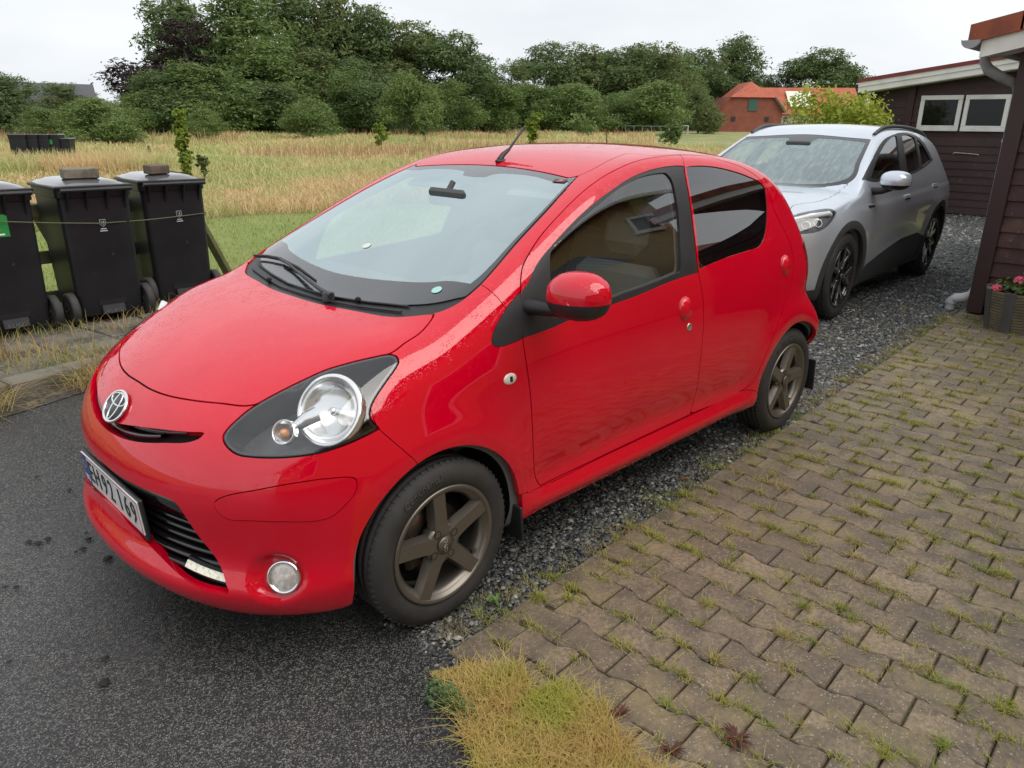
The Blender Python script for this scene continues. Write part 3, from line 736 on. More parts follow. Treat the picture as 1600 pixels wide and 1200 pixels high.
# headlights
def lamp_bowl(p, n, r0, depth, m, parent, name, bulb=True):
    b = MB(); b.lathe([(r0*.86, -.002), (r0*.90, .004), (r0*.97, .005), (r0*1.0, 0), (r0*1.02, -.004), (r0*1.0, -depth*.55)], 'z', n=48); b.lathe([(r0*.88, .0), (r0*.86, -.004), (r0*.80, -depth*.45), (r0*.6, -depth*.8), (r0*.25, -depth), (.001, -depth)], 'z', n=48)
    o = b.build(name, m, parent); place(o, p, n)
    if bulb:
        q = MB(); q.lathe([(.001, -depth*.25), (r0*.10, -depth*.3), (r0*.13, -depth*.6), (r0*.13, -depth)], 'z', n=20); k = q.build('bulb_shield', m_chrome, o)
    return o
m_house = mat('lamp_housing', (.05, .052, .055), .25, var=[(9, (.13, .13, .135), .4, .7)])
for w, s in (('L', 1), ('R', -1)):
    hl = SA.make('headlight', [(HL, 1, .003)], m_house, car, w, depth=0, off=-.10)
    SA.make('lens', [(HL, 1, .003)], m_lens, hl, w, depth=0, off=-.001)
    SA.make('lamp_seal', [(HL, 1, .0005), (HL, -1, -.008)], m_gloss_black, hl, w, depth=.09, off=-.0015)
    c = U([(511, 634)])[0]; n = CA.grad(c[None])[0]; ax = n*.75+np.array([-1, 0, 0])*.55; ax /= np.linalg.norm(ax); M_ = np.array([1, s, 1])
    lamp_bowl((c-n*.030)*M_, ax*M_, .105, .042, m_reflector, hl, 'reflector')
    c = U([(440, 672)])[0]; n = CA.grad(c[None])[0]; ax = n+np.array([-1, 0, 0])*.5; ax /= np.linalg.norm(ax)
    lamp_bowl((c-n*.018)*M_, ax*M_, .036, .03, m_reflector, hl, 'indicator_reflector', False)
    q = MB(); q.add(*(lambda e: (e[0]*[.014, .014, .02], e[1]))(ellipsoid(16, 10)), True); o = q.build('indicator_bulb', mat('amber', (.8, .3, .06), .15, coat=1), hl); place(o, (c-n*.03)*M_, ax*M_)
    # chrome sweep that joins the two bowls
    q = MB(); a, b = U([(452, 660)])[0], U([(492, 640)])[0]; na = CA.grad(np.array([a, b])); q.tube([(a-na[0]*.036)*M_, ((a+b)/2-na[0]*.030)*M_, (b-na[1]*.036)*M_], [.012, .022, .026], 16); q.build('chrome_sweep', m_reflector, hl)
    # fog lamp
    n = CA.grad(fog_c[None])[0]; p = fog_c-n*.012; ax = n*1.0+np.array([-.25, 0, 0]); ax /= np.linalg.norm(ax)
    q = MB(); q.lathe([(.047, -.02), (.049, .004), (.046, .010), (.041, .008), (.0385, 0)], 'z', n=44); o = q.build('fog_light', m_chrome, car); place(o, p*M_, ax*M_)
    q = MB(); q.lathe([(.040, .001), (.03, .0045), (.015, .006), (.001, .0065)], 'z', n=36); q.build('lens', mat('fog_lens', (.62, .58, .54), .12, coat=1, var=[(60, (.4, .36, .33), .4, .6)]), o)
# lower grille: black insert with bars, upper gloss panel, daytime light, plate
SA.make('grille', [(GRILLE, 1, -.006)], m_dark, car, 'C', depth=0, off=-.075)
def front_x(y, z): return on_front([(-abs(y), z)])[0][0]
def front_fit(L):
    """(y, z, depth) list -> points that far behind the bumper skin"""
    L = np.array(L); p = on_front(np.stack([-np.abs(L[:, 0]), L[:, 1]], 1)); return np.stack([p[:, 0]+L[:, 2], L[:, 0], L[:, 1]], 1)
gr = [o for o in car.children if o.name.startswith('grille')][0]
def grille_bar(z0, z1, dep, m, name, half, dz=0.):
    ys = np.linspace(-half, half, 33); V = []; F = []
    for i, y in enumerate(ys):
        k = dz*(y/half)**2
        for zz, dd in ((z0, dep+.004), ((z0+z1)/2, dep), (z1, dep+.004), (z1, dep+.03), (z0, dep+.03)): V.append((y, zz+k, dd))
    for i in range(32):
        for k in range(5): F.append((i*5+k, i*5+(k+1) % 5, i*5+5+(k+1) % 5, i*5+5+k))
    q = MB(); q.add(front_fit(V), F, True); return q.build(name, m, gr)
grille_bar(.462, .528, .020, m_gloss_black, 'upper_panel', .415)
for z, h in ((.437, .440), (.410, .462), (.383, .48), (.356, .50), (.330, .515), (.305, .53)): grille_bar(z, z+.011, .030, m_gloss_black, 'grille_bar', h, -.0)
SA.make('grille', [(SLOT, 1, -.004)], m_dark, car, 'C', depth=0, off=-.045)
for z, h, k in ((.664, .27, .03), (.690, .36, .018)):
    ys = np.linspace(-h, h, 29); V = []; F = []
    for y in ys:
        zz = z-.028+.055*(y/h)**2*.6
        for a, d in ((zz, .018), (zz+.009, .014), (zz+.009, .04), (zz, .04)): V.append((y, a, d))
    for i in range(28):
        for q_ in range(4): F.append((i*4+q_, i*4+(q_+1) % 4, i*4+4+(q_+1) % 4, i*4+4+q_))
    q = MB(); q.add(front_fit(V), F, True); q.build('grille_bar', m_gloss_black, car)
for s in (-1, 1):      # daytime running lights
    V = []; F = []; ys = np.linspace(-.555, -.40, 12)
    for y in ys:
        t = (y+.40)/-.155; z = .322-.016*t
        for a, d in ((z-.009, .024), (z+.009, .024), (z+.009, .05), (z-.009, .05)): V.append((y, a, d))
    for i in range(11):
        for k in range(4): F.append((i*4+k, i*4+(k+1) % 4, i*4+4+(k+1) % 4, i*4+4+k))
    F += [(0, 1, 2, 3), (44, 45, 46, 47)]
    V = front_fit(V)*[1, -s, 1]; q = MB(); q.add(V, F); dr = q.build('daytime_light', mat('led_strip', (.75, .74, .62), .25, coat=1, var=[(90, (.45, .44, .36), .5, .62)], emit=((1, .97, .75), .12)), car)
    V2 = np.array(V); q = MB(); V2[:, 2] += np.where(np.arange(len(V2)) % 4 % 3 == 0, -.012, .012); V2[:, 0] += .006; q.add(V2, F); q.build('bezel', m_gloss_black, dr)
# number plate
px_, pz_ = front_x(0, .43)+.008, .428
pl = empty('number_plate', (px_, 0, pz_), 0, car); pl.rotation_euler = (0, R(-4), 0)
q = MB(); q.bbox(.001, .014, -.262, .262, -.078, .064, .004); q.build('plate_holder', m_blackplastic, pl)
q = MB(); q.bbox(-.003, .003, -.252, .252, -.057, .057, .0015); base = q.build('plate_base', mat('plate_white', (.78, .79, .78), .25, var=[(40, (.6, .6, .57), .5, .75)]), pl)
m_platered = mat('plate_red', (.45, .02, .03), .4); m_plateblk = mat('plate_black', (.012, .012, .014), .4); m_eu = mat('plate_blue', (.02, .06, .35), .4)
q = MB()
for b in ((-.250, .250, .0535, .0557), (-.250, .250, -.0557, -.0535), (-.2505, -.2485, -.0557, .0557), (.2485, .2505, -.0557, .0557)): q.box(-.0042, -.0031, *b)
q.build('plate_border', m_platered, pl)
q = MB(); q.box(-.0042, -.0031, .206, .248, -.053, .053); q.build('euro_band', m_eu, pl)
RT = Euler((R(90), 0, R(-90))).to_matrix()
for ch_, y_ in zip('EH92169', (.178, .118, .046, -.012, -.090, -.148, -.206)):
    V, F = textmesh(ch_, .108, .0006); V = V*[.80, 1, 1]; q = MB(); q.add(V@np.array(RT).T+[-.0045, y_, 0], F); q.build('plate_character', m_plateblk, pl, fix=False)
V, F = textmesh('DK', .03, .0005); q = MB(); q.add((V*[.8, 1, 1])@np.array(RT).T+[-.0048, .227, -.034], F); q.build('country_letters', mat('plate_letter', (.8, .8, .8), .4), pl, fix=False)
q = MB()
for k in range(12): th = math.pi*k/6; q.lathe([(.0028, -.005), (.001, -.0052)], 'x', (0, .227+.013*math.cos(th), .02+.013*math.sin(th)), n=6)
q.build('star_ring', mat('plate_star', (.8, .65, .05), .4), pl)
# badge
bp = on_front([(0, .697)])[0]; bn = CA.grad(bp[None])[0]; bd = empty('badge', (0, 0, 0), 0, car); place(bd, bp+bn*.006, bn)
def ell(rx, ry, r, c=(0, 0), n=48):
    t = np.linspace(0, 2*math.pi, n+1); q = MB(); q.tube(np.stack([c[0]+rx*np.cos(t), c[1]+ry*np.sin(t), 0*t], 1), r, 10, caps=False); return q
ell(.068, .050, .0048).build('outer_ring', m_chrome, bd); ell(.022, .045, .0034).build('inner_oval', m_chrome, bd); ell(.052, .019, .0034, (0, .023)).build('inner_oval', m_chrome, bd)
q = MB(); q.lathe([(.07, -.006), (.066, .001), (.001, .002)], 'z', n=40); o = q.build('badge_base', mat('badge_dark', (.03, .03, .032), .35), bd); o.scale = (1, .73, 1)
# mirrors
for w, s in (('L', -1),):
    mc = onY(905, 463, -.935); mr = empty('door_mirror', (mc[0], s*.935, mc[2]), 0, car)
    E, F = ellipsoid(40, 24)
    def shape(V):
        V = V.copy(); t = V[:, 0]; V[:, 0] = np.where(t > .25, .25+(t-.25)*.15, t); V[:, 0] *= .085; V[:, 1] = np.sign(V[:, 1])*np.abs(V[:, 1])**.85*.112; V[:, 2] = np.sign(V[:, 2])*np.abs(V[:, 2])**.85*.076
        V[:, 1] *= -s; V[:, 2] += V[:, 1]*-s*-.05; return V
    V = shape(E); cut = [f for f in F if np.mean([E[i][2] for i in f]) > -.18 and np.mean([E[i][0] for i in f]) < .3]; low = [f for f in F if f not in set(cut)]
    q = MB(); q.add(V*1.012, cut, True); q.build('mirror_cap', m_red, mr); q = MB(); q.add(V, F, True); q.build('mirror_housing', m_blackplastic, mr)
    q = MB(); q.lathe([(.001, .0), (.9, 0), (1, -.004)], 'x', n=40); o = q.build('mirror_glass', m_chrome, mr); o.scale = (1, .092, .06); o.location = (.033, 0, 0)
    q = MB(); q.tube([(-.03, -s*.20, -.062), (-.01, -s*.12, -.062), (.0, -s*.06, -.055), (.0, 0, -.05)], [.026, .022, .026, .03], 14); q.build('mirror_arm', m_blackplastic, mr)
# door handles, lock, side repeater
m_lock = mat('lock_metal', (.55, .5, .42), .3, .8)
for (d1, d2), s in zip(tag_doors, (1, -1)):
    for d, pxl in ((d1, (1071, 482)), (d2, (1227, 414))):
        c = U([pxl])[0]; n = CA.grad(c[None])[0]; M_ = np.array([1, s, 1]); E, F = ellipsoid(24, 14)
        q = MB(); q.add(E*[.046, .048, .022], F, True); o = q.build('handle', m_red, d); place(o, (c-n*.001)*M_, n*M_)
        q = MB(); q.lathe([(.049, -.004), (.049, .0012), (.045, .0016), (.044, -.004)], 'z', n=32); o = q.build('handle_shade_ring', mat('red_shadow_ring', (.45, .003, .008), .3, coat=1), d); place(o, (c-n*.0005)*M_, n*M_)  # darker red ring paints in the shade around the handle dome
    c = U([(1077, 511)])[0]; n = CA.grad(c[None])[0]; q = MB(); q.lathe([(.017, -.003), (.0165, .0025), (.012, .004), (.011, .002), (.001, .0025)], 'z', n=24); q.box(-.0015, .0015, -.006, .006, .002, .0035); o = q.build('door_lock', m_lock, d1); place(o, c*M_, n*M_)
    c = U([(797, 592)])[0]; n = CA.grad(c[None])[0]; E, F = ellipsoid(24, 12); q = MB(); q.add(E*[.028, .019, .007], F, True); o = q.build('side_repeater', mat('repeater_lens', (.72, .66, .58), .12, coat=1), car); place(o, c*M_, n*M_)
    q = MB(); q.bbox(-.006, .006, -.009, .009, .004, .009, .002); k = q.build('repeater_bulb', m_dark, o)
# antenna
a0_ = on_top([(1.0, 0)])[0]; an = empty('antenna', tuple(a0_), 0, car)
q = MB(); q.add(*(lambda e: (e[0]*[.032, .016, .012], e[1]))(ellipsoid(20, 10)), True); q.build('antenna_base', m_blackplastic, an)
tip = onY(820, 198, 0)-a0_; q = MB(); q.tube([np.array([-.008, 0, .004]), np.array([.012, 0, .026]), tip*.35, tip*.36, tip], [.013, .011, .007, .0055, .0045], 12); q.build('antenna_mast', m_blackplastic, an)
# wiper
def onws(L, lift):
    p = U(L); return p+CA.grad(p)*lift
wi = empty('wiper', (0, 0, 0), 0, car)
arm = onws([(520, 471), (505, 462), (478, 440), (455, 420), (440, 411)], .022); q = MB(); q.tube(arm, [.010, .008, .006, .005, .004], 8); q.build('wiper_arm', m_blackplastic, wi)
bl_ = onws([(400, 404), (420, 405), (440, 409), (470, 424), (497, 444)], .016); q = MB(); q.tube(bl_, [.004, .005, .006, .005, .003], 8); q.tube(bl_-np.array([0, 0, .007]), .0028, 6); q.build('wiper_blade', m_rubber, wi)
pv = onws([(515, 468)], .012)[0]; q = MB(); q.lathe([(.022, -.015), (.02, .012), (.012, .016), (.001, .016)], 'z', tuple(pv), n=18); q.build('wiper_pivot', m_blackplastic, wi)
for pxl in ((421, 439), (560, 470)):
    c = onws([pxl], .004)[0]; q = MB(); q.add(ellipsoid(14, 8)[0]*[.011, .011, .010]+c, ellipsoid(14, 8)[1], True); q.build('washer_jet', m_dark, car)
# cowl ribs
for k, off in enumerate((.03, .06)):
    L = on_top([(x+off, y) for x, y in ((.045, -.5), (.01, -.33), (-.015, -.16), (-.02, 0), (-.015, .16), (.01, .33), (.045, .5))]); L += CA.grad(L)*.0; q = MB(); q.tube(L, .004, 8); q.build('cowl_rib', m_blackplastic, car)
# windscreen stickers
def sticker(pxl, r, m, name, k=1.):
    c = U([pxl])[0]; n = CA.grad(c[None])[0]; q = MB(); q.lathe([(r, 0), (.001, .0)], 'z', n=28); o = q.build(name, m, ws); place(o, c+n*.0012, n); o.scale = (1, k, 1); return o
o = sticker((682.5, 453), .018, mat('sticker_teal', (.35, .62, .58), .4), 'round_sticker'); 
sticker((573, 384), .020, mat('sticker_white', (.62, .66, .64), .4), 'round_sticker', .8)
c = U([(875, 283)])[0]; n = CA.grad(c[None])[0]; q = MB(); q.box(-.028, .028, -.013, .013, 0, .001); o = q.build('square_sticker', mat('sticker_dark', (.03, .03, .05), .4), ws); place(o, c+n*.001, n); 
q = MB(); q.prism([(-.012, -.009), (.012, -.004), (.016, .008), (-.002, .009)], .001, .0018); k = q.build('sticker_mark', mat('sticker_orange', (.7, .12, .03), .4), o)
# interior
def cushion(name, x0, x1, y0, y1, z0, z1, parent, m, rot=None, piv=None, b=.05): q = MB(); q.bbox(x0, x1, y0, y1, z0, z1, b, rot, piv); return q.build(name, m, parent, smooth=False)
for y in (-.36, .36):
    st = empty('front_seat', (1.05, y, 0), 0, car); cushion('seat_cushion', -.28, .25, -.24, .24, .30, .48, st, m_seat); cushion('backrest', .16, .30, -.23, .23, .42, .98, st, m_seat, (0, R(14), 0), (.2, 0, .45)); cushion('headrest', .34, .43, -.12, .12, .99, 1.17, st, m_seat, (0, R(8), 0), (.4, 0, 1.0))
bs = empty('rear_bench', (1.85, 0, 0), 0, car); cushion('seat_cushion', -.2, .25, -.6, .6, .35, .52, bs, m_seat); cushion('backrest', .2, .32, -.6, .6, .45, 1.0, bs, m_seat, (0, R(16), 0), (.2, 0, .5))
for y in (-.33, .33): cushion('headrest', .40, .48, -.11+y, .11+y, .98, 1.12, bs, m_seat)
q = MB(); q.add([(x, y, z) for y in (-.66, .66) for x, z in ((.10, .88), (.32, .93), (.52, .935), (.60, .90), (.62, .80), (.55, .55), (.1, .5))], [tuple(range(7))[::-1], tuple(range(7, 14))]+[(i, (i+1) % 7, 7+(i+1) % 7, 7+i) for i in range(7)]); q.build('dashboard', m_trim, car)
q = MB(); q.add([(x, y, z) for y in (-.52, -.20) for x, z in ((.42, .93), (.50, .985), (.60, .98), (.62, .9))], [(0, 1, 2, 3), (4, 7, 6, 5), (0, 4, 5, 1), (1, 5, 6, 2), (2, 6, 7, 3)]); q.build('instrument_hood', m_trim, car)
sw = empty('steering_wheel', (.66, -.36, .89), 0, car); sw.rotation_euler = (0, R(-62), 0); t = np.linspace(0, 2*math.pi, 41); q = MB(); q.tube(np.stack([.18*np.cos(t), .18*np.sin(t), 0*t], 1), .014, 10, caps=False); q.build('wheel_ring', m_blackplastic, sw)
q = MB(); q.bbox(-.07, .06, -.06, .06, -.02, .02, .015)
for a in (90, -90, 180): q.tube([(0, 0, 0), (.18*math.cos(R(a)), .18*math.sin(R(a)), 0)], .016, 8)
q.build('wheel_hub', m_blackplastic, sw)
rm = empty('rear_view_mirror', (.70, 0, 1.255), 0, car); q = MB(); q.bbox(-.02, .01, -.11, .11, -.035, .035, .012); q.build('mirror_body', m_trim, rm); q = MB(); q.tube([(0, 0, .02), (.03, 0, .06)], .012, 8); q.build('mirror_stem', m_trim, rm)
for y in (-.33, .33): cushion('sun_visor', .86, 1.0, y-.17, y+.17, 1.30, 1.32, car, mat('visor', (.45, .46, .46), .8), (0, R(-20), 0), (.98, y, 1.32), .01)
# ---------------------------------------------------------------- silver electric crossover behind it
SUV_X, SUV_Y, SUV_H = 5.0, .95, R(3.5)
CB = suv(); SB = Shell(CB, mesh(CB, -.1, 3.1, .02, .75, 170, 54), .75, -.1, 3.1); chb = SB.chart
def w2l(v): c, s = math.cos(SUV_H), math.sin(SUV_H); v = np.asarray(v); return np.stack([c*v[..., 0]+s*v[..., 1], -s*v[..., 0]+c*v[..., 1], v[..., 2]], -1)
def UB(pts): return CB.hit(w2l(CAM_P-np.array([SUV_X, SUV_Y, 0])), w2l(np.array([ray(*q) for q in pts])), 3., 14.)[0]
def topB(xy): o = np.array([(x, y, .7) for x, y in xy], float); return CB.cast(o, np.tile([0, 0, 1.], (len(o), 1)))
def sideB(xz): o = np.array([(x, -.05, z) for x, z in xz], float); return CB.cast(o, np.tile([0, -1., 0], (len(o), 1)))
def frontB(yz): o = np.array([(0., y, z) for y, z in yz], float); return CB.cast(o, np.tile([-1., 0, 0], (len(o), 1)))
def symB(o, c=chb): return Reg(np.concatenate([o, (o*[1, -1, 1])[-2:0:-1]]), c)
zs = lambda L: tr(L, 1100, 160, .3)
m_silver = paint('silver_paint', (.66, .715, .79), metal=.5, rough=.28)
m_clad = mat('grey_cladding', (.05, .052, .055), .6, bump=(300, .15, .001))
hs = UB([(1240, 321), (1280, 314.5), (1310, 301), (1326.5, 286)])
B_HOOD = symB(np.concatenate([topB([(.18, 0), (.20, -.4)]), hs[::-1], topB([(-.62, -.62), (-.77, -.45), (-.83, 0)])]))
B_HL = Reg(UB([(1236.5, 337), (1268, 329.5), (1298, 326.5), (1307, 331), (1304, 340), (1292, 355), (1280, 361), (1250, 365.5), (1236, 364)]), chb)
wsr = UB([(1333, 281), (1345, 254), (1361, 218)])
B_WSO = symB(np.concatenate([topB([(.19, 0), (.22, -.4), (.29, -.62)]), wsr, topB([(1.13, -.45), (1.16, 0)])]))
wsi = UB([(1326, 277), (1338, 252), (1353, 222)])
B_WSC = symB(np.concatenate([topB([(.30, 0), (.33, -.4), (.39, -.58)]), wsi, topB([(1.08, -.45), (1.09, -.14), (1.0, -.11), (1.0, 0)])]))
B_DLO = Reg(UB(zs([(822, 402), (850, 345), (885, 280), (930, 205), (970, 175), (1010, 162), (1060, 160), (1110, 178), (1150, 218), (1180, 275), (1192, 302), (1130, 350), (1050, 385), (960, 405), (870, 413)])), chb)
B_G1 = Reg(UB(zs([(868, 398), (900, 300), (945, 215), (975, 185), (1002, 172), (1012, 250), (1030, 378), (960, 398)])), chb)
B_G2 = Reg(UB(zs([(1028, 172), (1060, 169), (1095, 184), (1112, 250), (1126, 344), (1062, 374), (1048, 280)])), chb)
B_G3 = Reg(UB(zs([(1108, 190), (1135, 218), (1165, 270), (1178, 300), (1135, 338), (1124, 260)])), chb)
B_D1 = Reg(UB(zs([(822, 402), (930, 203), (1010, 160), (1022, 200), (1062, 395), (1085, 560), (1072, 690), (1066, 740), (838, 853), (872, 700), (890, 500), (862, 440)])), chb)
B_D2 = Reg(np.concatenate([UB(zs([(1010, 160), (1060, 158), (1112, 176)])), sideB([(2.55, 1.42), (2.68, 1.1), (2.66, .93), (2.45, .82), (2.30, .60), (2.26, .42)]), UB(zs([(1072, 690), (1085, 560), (1062, 395), (1022, 200)]))]), chb)
def ringB(cx, r): return FReg(lambda p: np.where(np.abs(p[:, 1]) > .5, np.hypot(p[:, 0]-cx, (p[:, 2]-.36)*np.where(p[:, 2] < .36, .7, 1.))-r, 1.))
B_A1, B_A2, B_C1, B_C2 = ringB(0, .395), ringB(2.771, .395), ringB(0, .46), ringB(2.771, .46)
B_LOW = FReg(lambda p: np.where(np.abs(p[:, 1]) > .3, p[:, 2]-np.interp(p[:, 0], [-.9, -.35, .4, .9, 1.6, 2.1, 2.3, 3.2, 3.8], [.30, .31, .36, .44, .52, .53, .48, .42, .42]), p[:, 2]-.30))
B_BOT = FReg(lambda p: .215-p[:, 2])
B_VENT = Reg(frontB([(-.60, .58), (-.80, .56), (-.815, .34), (-.74, .30), (-.60, .30)]), lambda p: (p[:, 1:3], p[:, 0] < -.1))
car2 = tag(empty('crossover_car', (SUV_X, SUV_Y, 0), SUV_H), 'silver crossover car wet with rain parked on the gravel before the brown garage', 'car')
allg = [(B_DLO, -1, 0), (B_A1, -1, 0), (B_A2, -1, 0)]
SB.make('hood', [(B_HOOD, 1, .003), (B_HL, -1, .004)], m_silver, car2, 'C')
SB.make('body_shell', [(B_HOOD, -1, .003), (B_HL, -1, .003), (B_WSO, -1, 0), (B_DLO, -1, 0), (B_D1, -1, .0025), (B_D2, -1, .0025), (B_C1, -1, 0), (B_C2, -1, 0), (B_LOW, -1, 0), (B_VENT, -1, 0)], m_silver, car2, 'C', depth=.02)
SB.make('lower_cladding', [(B_LOW, 1, 0), (B_BOT, 1, 0), (B_C1, -1, 0), (B_C2, -1, 0)], m_clad, car2, 'C', off=.004, depth=.02)
for w, s in (('L', 1), ('R', -1)):
    for c, a in ((B_C1, B_A1), (B_C2, B_A2)): SB.make('wheel_arch_trim', [(c, 1, 0), (a, -1, 0), (B_BOT, 1, 0)], m_clad, car2, w, off=.006, depth=.03)
    a = SB.make('front_door', [(B_D1, 1, .0025), (B_DLO, -1, 0), (B_C1, -1, 0), (B_LOW, -1, 0)], m_silver, car2, w)
    b = SB.make('rear_door', [(B_D2, 1, .0025), (B_DLO, -1, 0), (B_C2, -1, 0), (B_LOW, -1, 0)], m_silver, car2, w)
    SB.make('window_frame', [(B_DLO, 1, 0), (B_G1, -1, 0), (B_G2, -1, 0), (B_G3, -1, 0)], m_blackplastic, car2, w, off=.0015)
    for G in (B_G1, B_G2, B_G3): SB.make('side_window', [(G, 1, -.002)], glass('crossover_side_glass', (.48, .56, .53), .04, 1.52, .16), car2, w, depth=0, off=-.006)
    for d, pxl in ((a, (1417.5, 307)), (b, (1460.6, 289.6))):
        c = UB([pxl])[0]; n = CB.grad(c[None])[0]; M_ = np.array([1, s, 1]); q = MB(); q.bbox(-.085, .085, -.018, .018, -.006, .007, .005); o = q.build('handle', m_silver, d); place(o, (c+n*.004)*M_, n*M_)
        q = MB(); q.box(-.075, .075, -.030, -.012, -.006, .003); o = q.build('handle_recess_shade', m_dark, d); place(o, c*M_, n*M_)  # near-black raised bar paints in the shade below the handle
    hl = SB.make('headlight', [(B_HL, 1, .003)], m_house, car2, w, depth=0, off=-.05)
    SB.make('lens', [(B_HL, 1, .003)], m_lens, hl, w, depth=.05, off=-.001)
    P_ = UB([(1240, 341), (1268, 334), (1297, 331), (1302, 333)]); n_ = CB.grad(P_); q = MB(); q.tube((P_-n_*.02)*np.array([1, s, 1]), [.022, .022, .022, .014], 10); q.build('light_strip', mat('strip_white', (.85, .85, .83), .25, coat=1), hl)
    for pxl in ((1262, 349), (1282, 346)): c = UB([pxl])[0]; n = CB.grad(c[None])[0]; lamp_bowl((c-n*.03)*np.array([1, s, 1]), (n+np.array([-.5, 0, 0]))*np.array([1, s, 1]), .034, .03, m_chrome, hl, 'lamp_module', False)
    SB.make('bumper_vent', [(B_VENT, 1, -.003)], m_dark, car2, w, depth=0, off=-.03)
    c = UB([(1362, 322)])[0]; n = CB.grad(c[None])[0]; q = MB(); q.bbox(-.07, .07, -.016, .014, -.002, .006, .004); o = q.build('fender_badge', m_gloss_black, car2); place(o, c*np.array([1, s, 1]), n*np.array([1, s, 1]))
    mc = np.array([.58, -1.04, 1.12])*np.array([1, s, 1]); mr = empty('door_mirror', tuple(mc), 0, car2); E, F = ellipsoid(32, 18)
    V = E.copy(); V[:, 0] = np.where(V[:, 0] > .2, .2+(V[:, 0]-.2)*.2, V[:, 0])*.11; V[:, 1] = np.sign(V[:, 1])*np.abs(V[:, 1])**.8*.125; V[:, 2] = np.sign(V[:, 2])*np.abs(V[:, 2])**.8*.08
    cut = [f for f in F if np.mean([E[i][2] for i in f]) > -.35]
    q = MB(); q.add(V*1.01, cut, True); q.build('mirror_cap', m_silver, mr); q = MB(); q.add(V, F, True); q.build('mirror_housing', m_gloss_black, mr)
    q = MB(); q.tube([(.02, .19*s, -.10), (0, .10*s, -.09), (0, .03*s, -.05)], [.035, .03, .04], 12); q.build('mirror_arm', m_blackplastic, mr)
    L = topB([(x, -.60) for x in np.linspace(1.25, 3.05, 20)]); t = np.linspace(0, 1, 20); L[:, 2] += .022*np.minimum(1, 8*np.minimum(t, 1-t)); q = MB(); q.tube(L*np.array([1, s, 1]), .018, 10); q.build('roof_rail', m_gloss_black if False else m_clad, car2)
    q = MB(); q.bbox(3.30, 3.55, -.80 if s > 0 else .66, -.66 if s > 0 else .80, .88, 1.02, .02); 
SB.make('windshield_surround', [(B_WSO, 1, 0), (B_WSC, -1, 0)], m_gloss_black, car2, 'C', off=-.003)
m_wet, t = newmat('wet_glass')
mpn = t.n('Mapping', Vector=t.co()); mpn.inputs['Scale'].default_value = (3, 14, 3); nz_ = t.noise(3., 5, .6, mpn.outputs[0]); fr = t.math('ADD', thin_fresnel(t, 1.5), t.ramp(nz_, (.45, .26), (.75, .42)))
k = t.n('MixShader', Fac=fr); t.set(k, 1, t.n('BsdfTransparent', Color=(.80, .92, .88, 1)).outputs[0]); t.set(k, 2, t.n('BsdfGlossy', Roughness=.12, Color=(.84, .96, .96, 1)).outputs[0]); t.out(k.outputs[0])
SB.make('windshield', [(B_WSC, 1, -.002)], m_wet, car2, 'C', depth=0, off=-.004)
Shell(CB, mesh(CB, -.1, 3.1, .045, .75, 90, 30), .75, -.1, 3.1).make('interior_lining', [(B_WSC, -1, -.01), (B_G1, -1, -.006), (B_G2, -1, -.006), (B_G3, -1, -.006), (B_A1, -1, -.03), (B_A2, -1, -.03)], mat('lining', (.035, .036, .038), .8), car2, 'C', depth=0, off=-.04)
for y in (-.40, .40):
    st = empty('front_seat', (1.45, y, 0), 0, car2); cushion('seat_cushion', -.3, .25, -.25, .25, .5, .68, st, m_seat); cushion('backrest', .16, .32, -.24, .24, .6, 1.16, st, m_seat, (0, R(14), 0), (.2, 0, .65)); cushion('headrest', .36, .46, -.13, .13, 1.16, 1.34, st, m_seat)
q = MB(); q.bbox(.35, .95, -.75, .75, .75, 1.06, .06); q.build('dashboard', m_trim, car2)
sw = empty('steering_wheel', (1.02, -.40, 1.03), 0, car2); sw.rotation_euler = (0, R(-65), 0); t_ = np.linspace(0, 2*math.pi, 33); q = MB(); q.tube(np.stack([.185*np.cos(t_), .185*np.sin(t_), 0*t_], 1), .016, 10, caps=False); q.bbox(-.18, .1, -.05, .05, -.02, .02, .015); q.build('wheel_ring', m_blackplastic, sw)
rm = empty('rear_view_mirror', (.98, 0, 1.38), 0, car2); q = MB(); q.bbox(-.02, .015, -.12, .12, -.035, .035, .012); q.build('mirror_body', m_trim, rm)
for x in (0, 2.771):
    for s in (-1, 1):
        wheel('wheel', car2, (x, s*.908, .358), s, 30+x*20, .26, .362, .235, sporty=True)
        w = MB(); rr = .41; arc = [(x+rr*math.cos(t), .36+rr*math.sin(t)) for t in np.linspace(0, math.pi, 20)]; arc = [(x+rr, .22)]+arc+[(x-rr, .22)]; n = len(arc)
        w.add([(a, s*yy, z) for yy in (.85, .55) for a, z in arc], [(i, i+1, n+i+1, n+i) for i in range(n-1)], True); w.add([(a, s*.55, z) for a, z in arc], [tuple(range(n))]); w.build('wheel_well', m_dark, car2)
u = MB(); u.box(-.5, 3.4, -.7, .7, .2, .3); u.build('underbody', m_dark, car2)
# ---------------------------------------------------------------- ground, road, gravel, paving
def obj_random(t): return t.n('ObjectInfo').outputs['Random']
def island_random(t): return t.n('NewGeometry').outputs['Random Per Island']
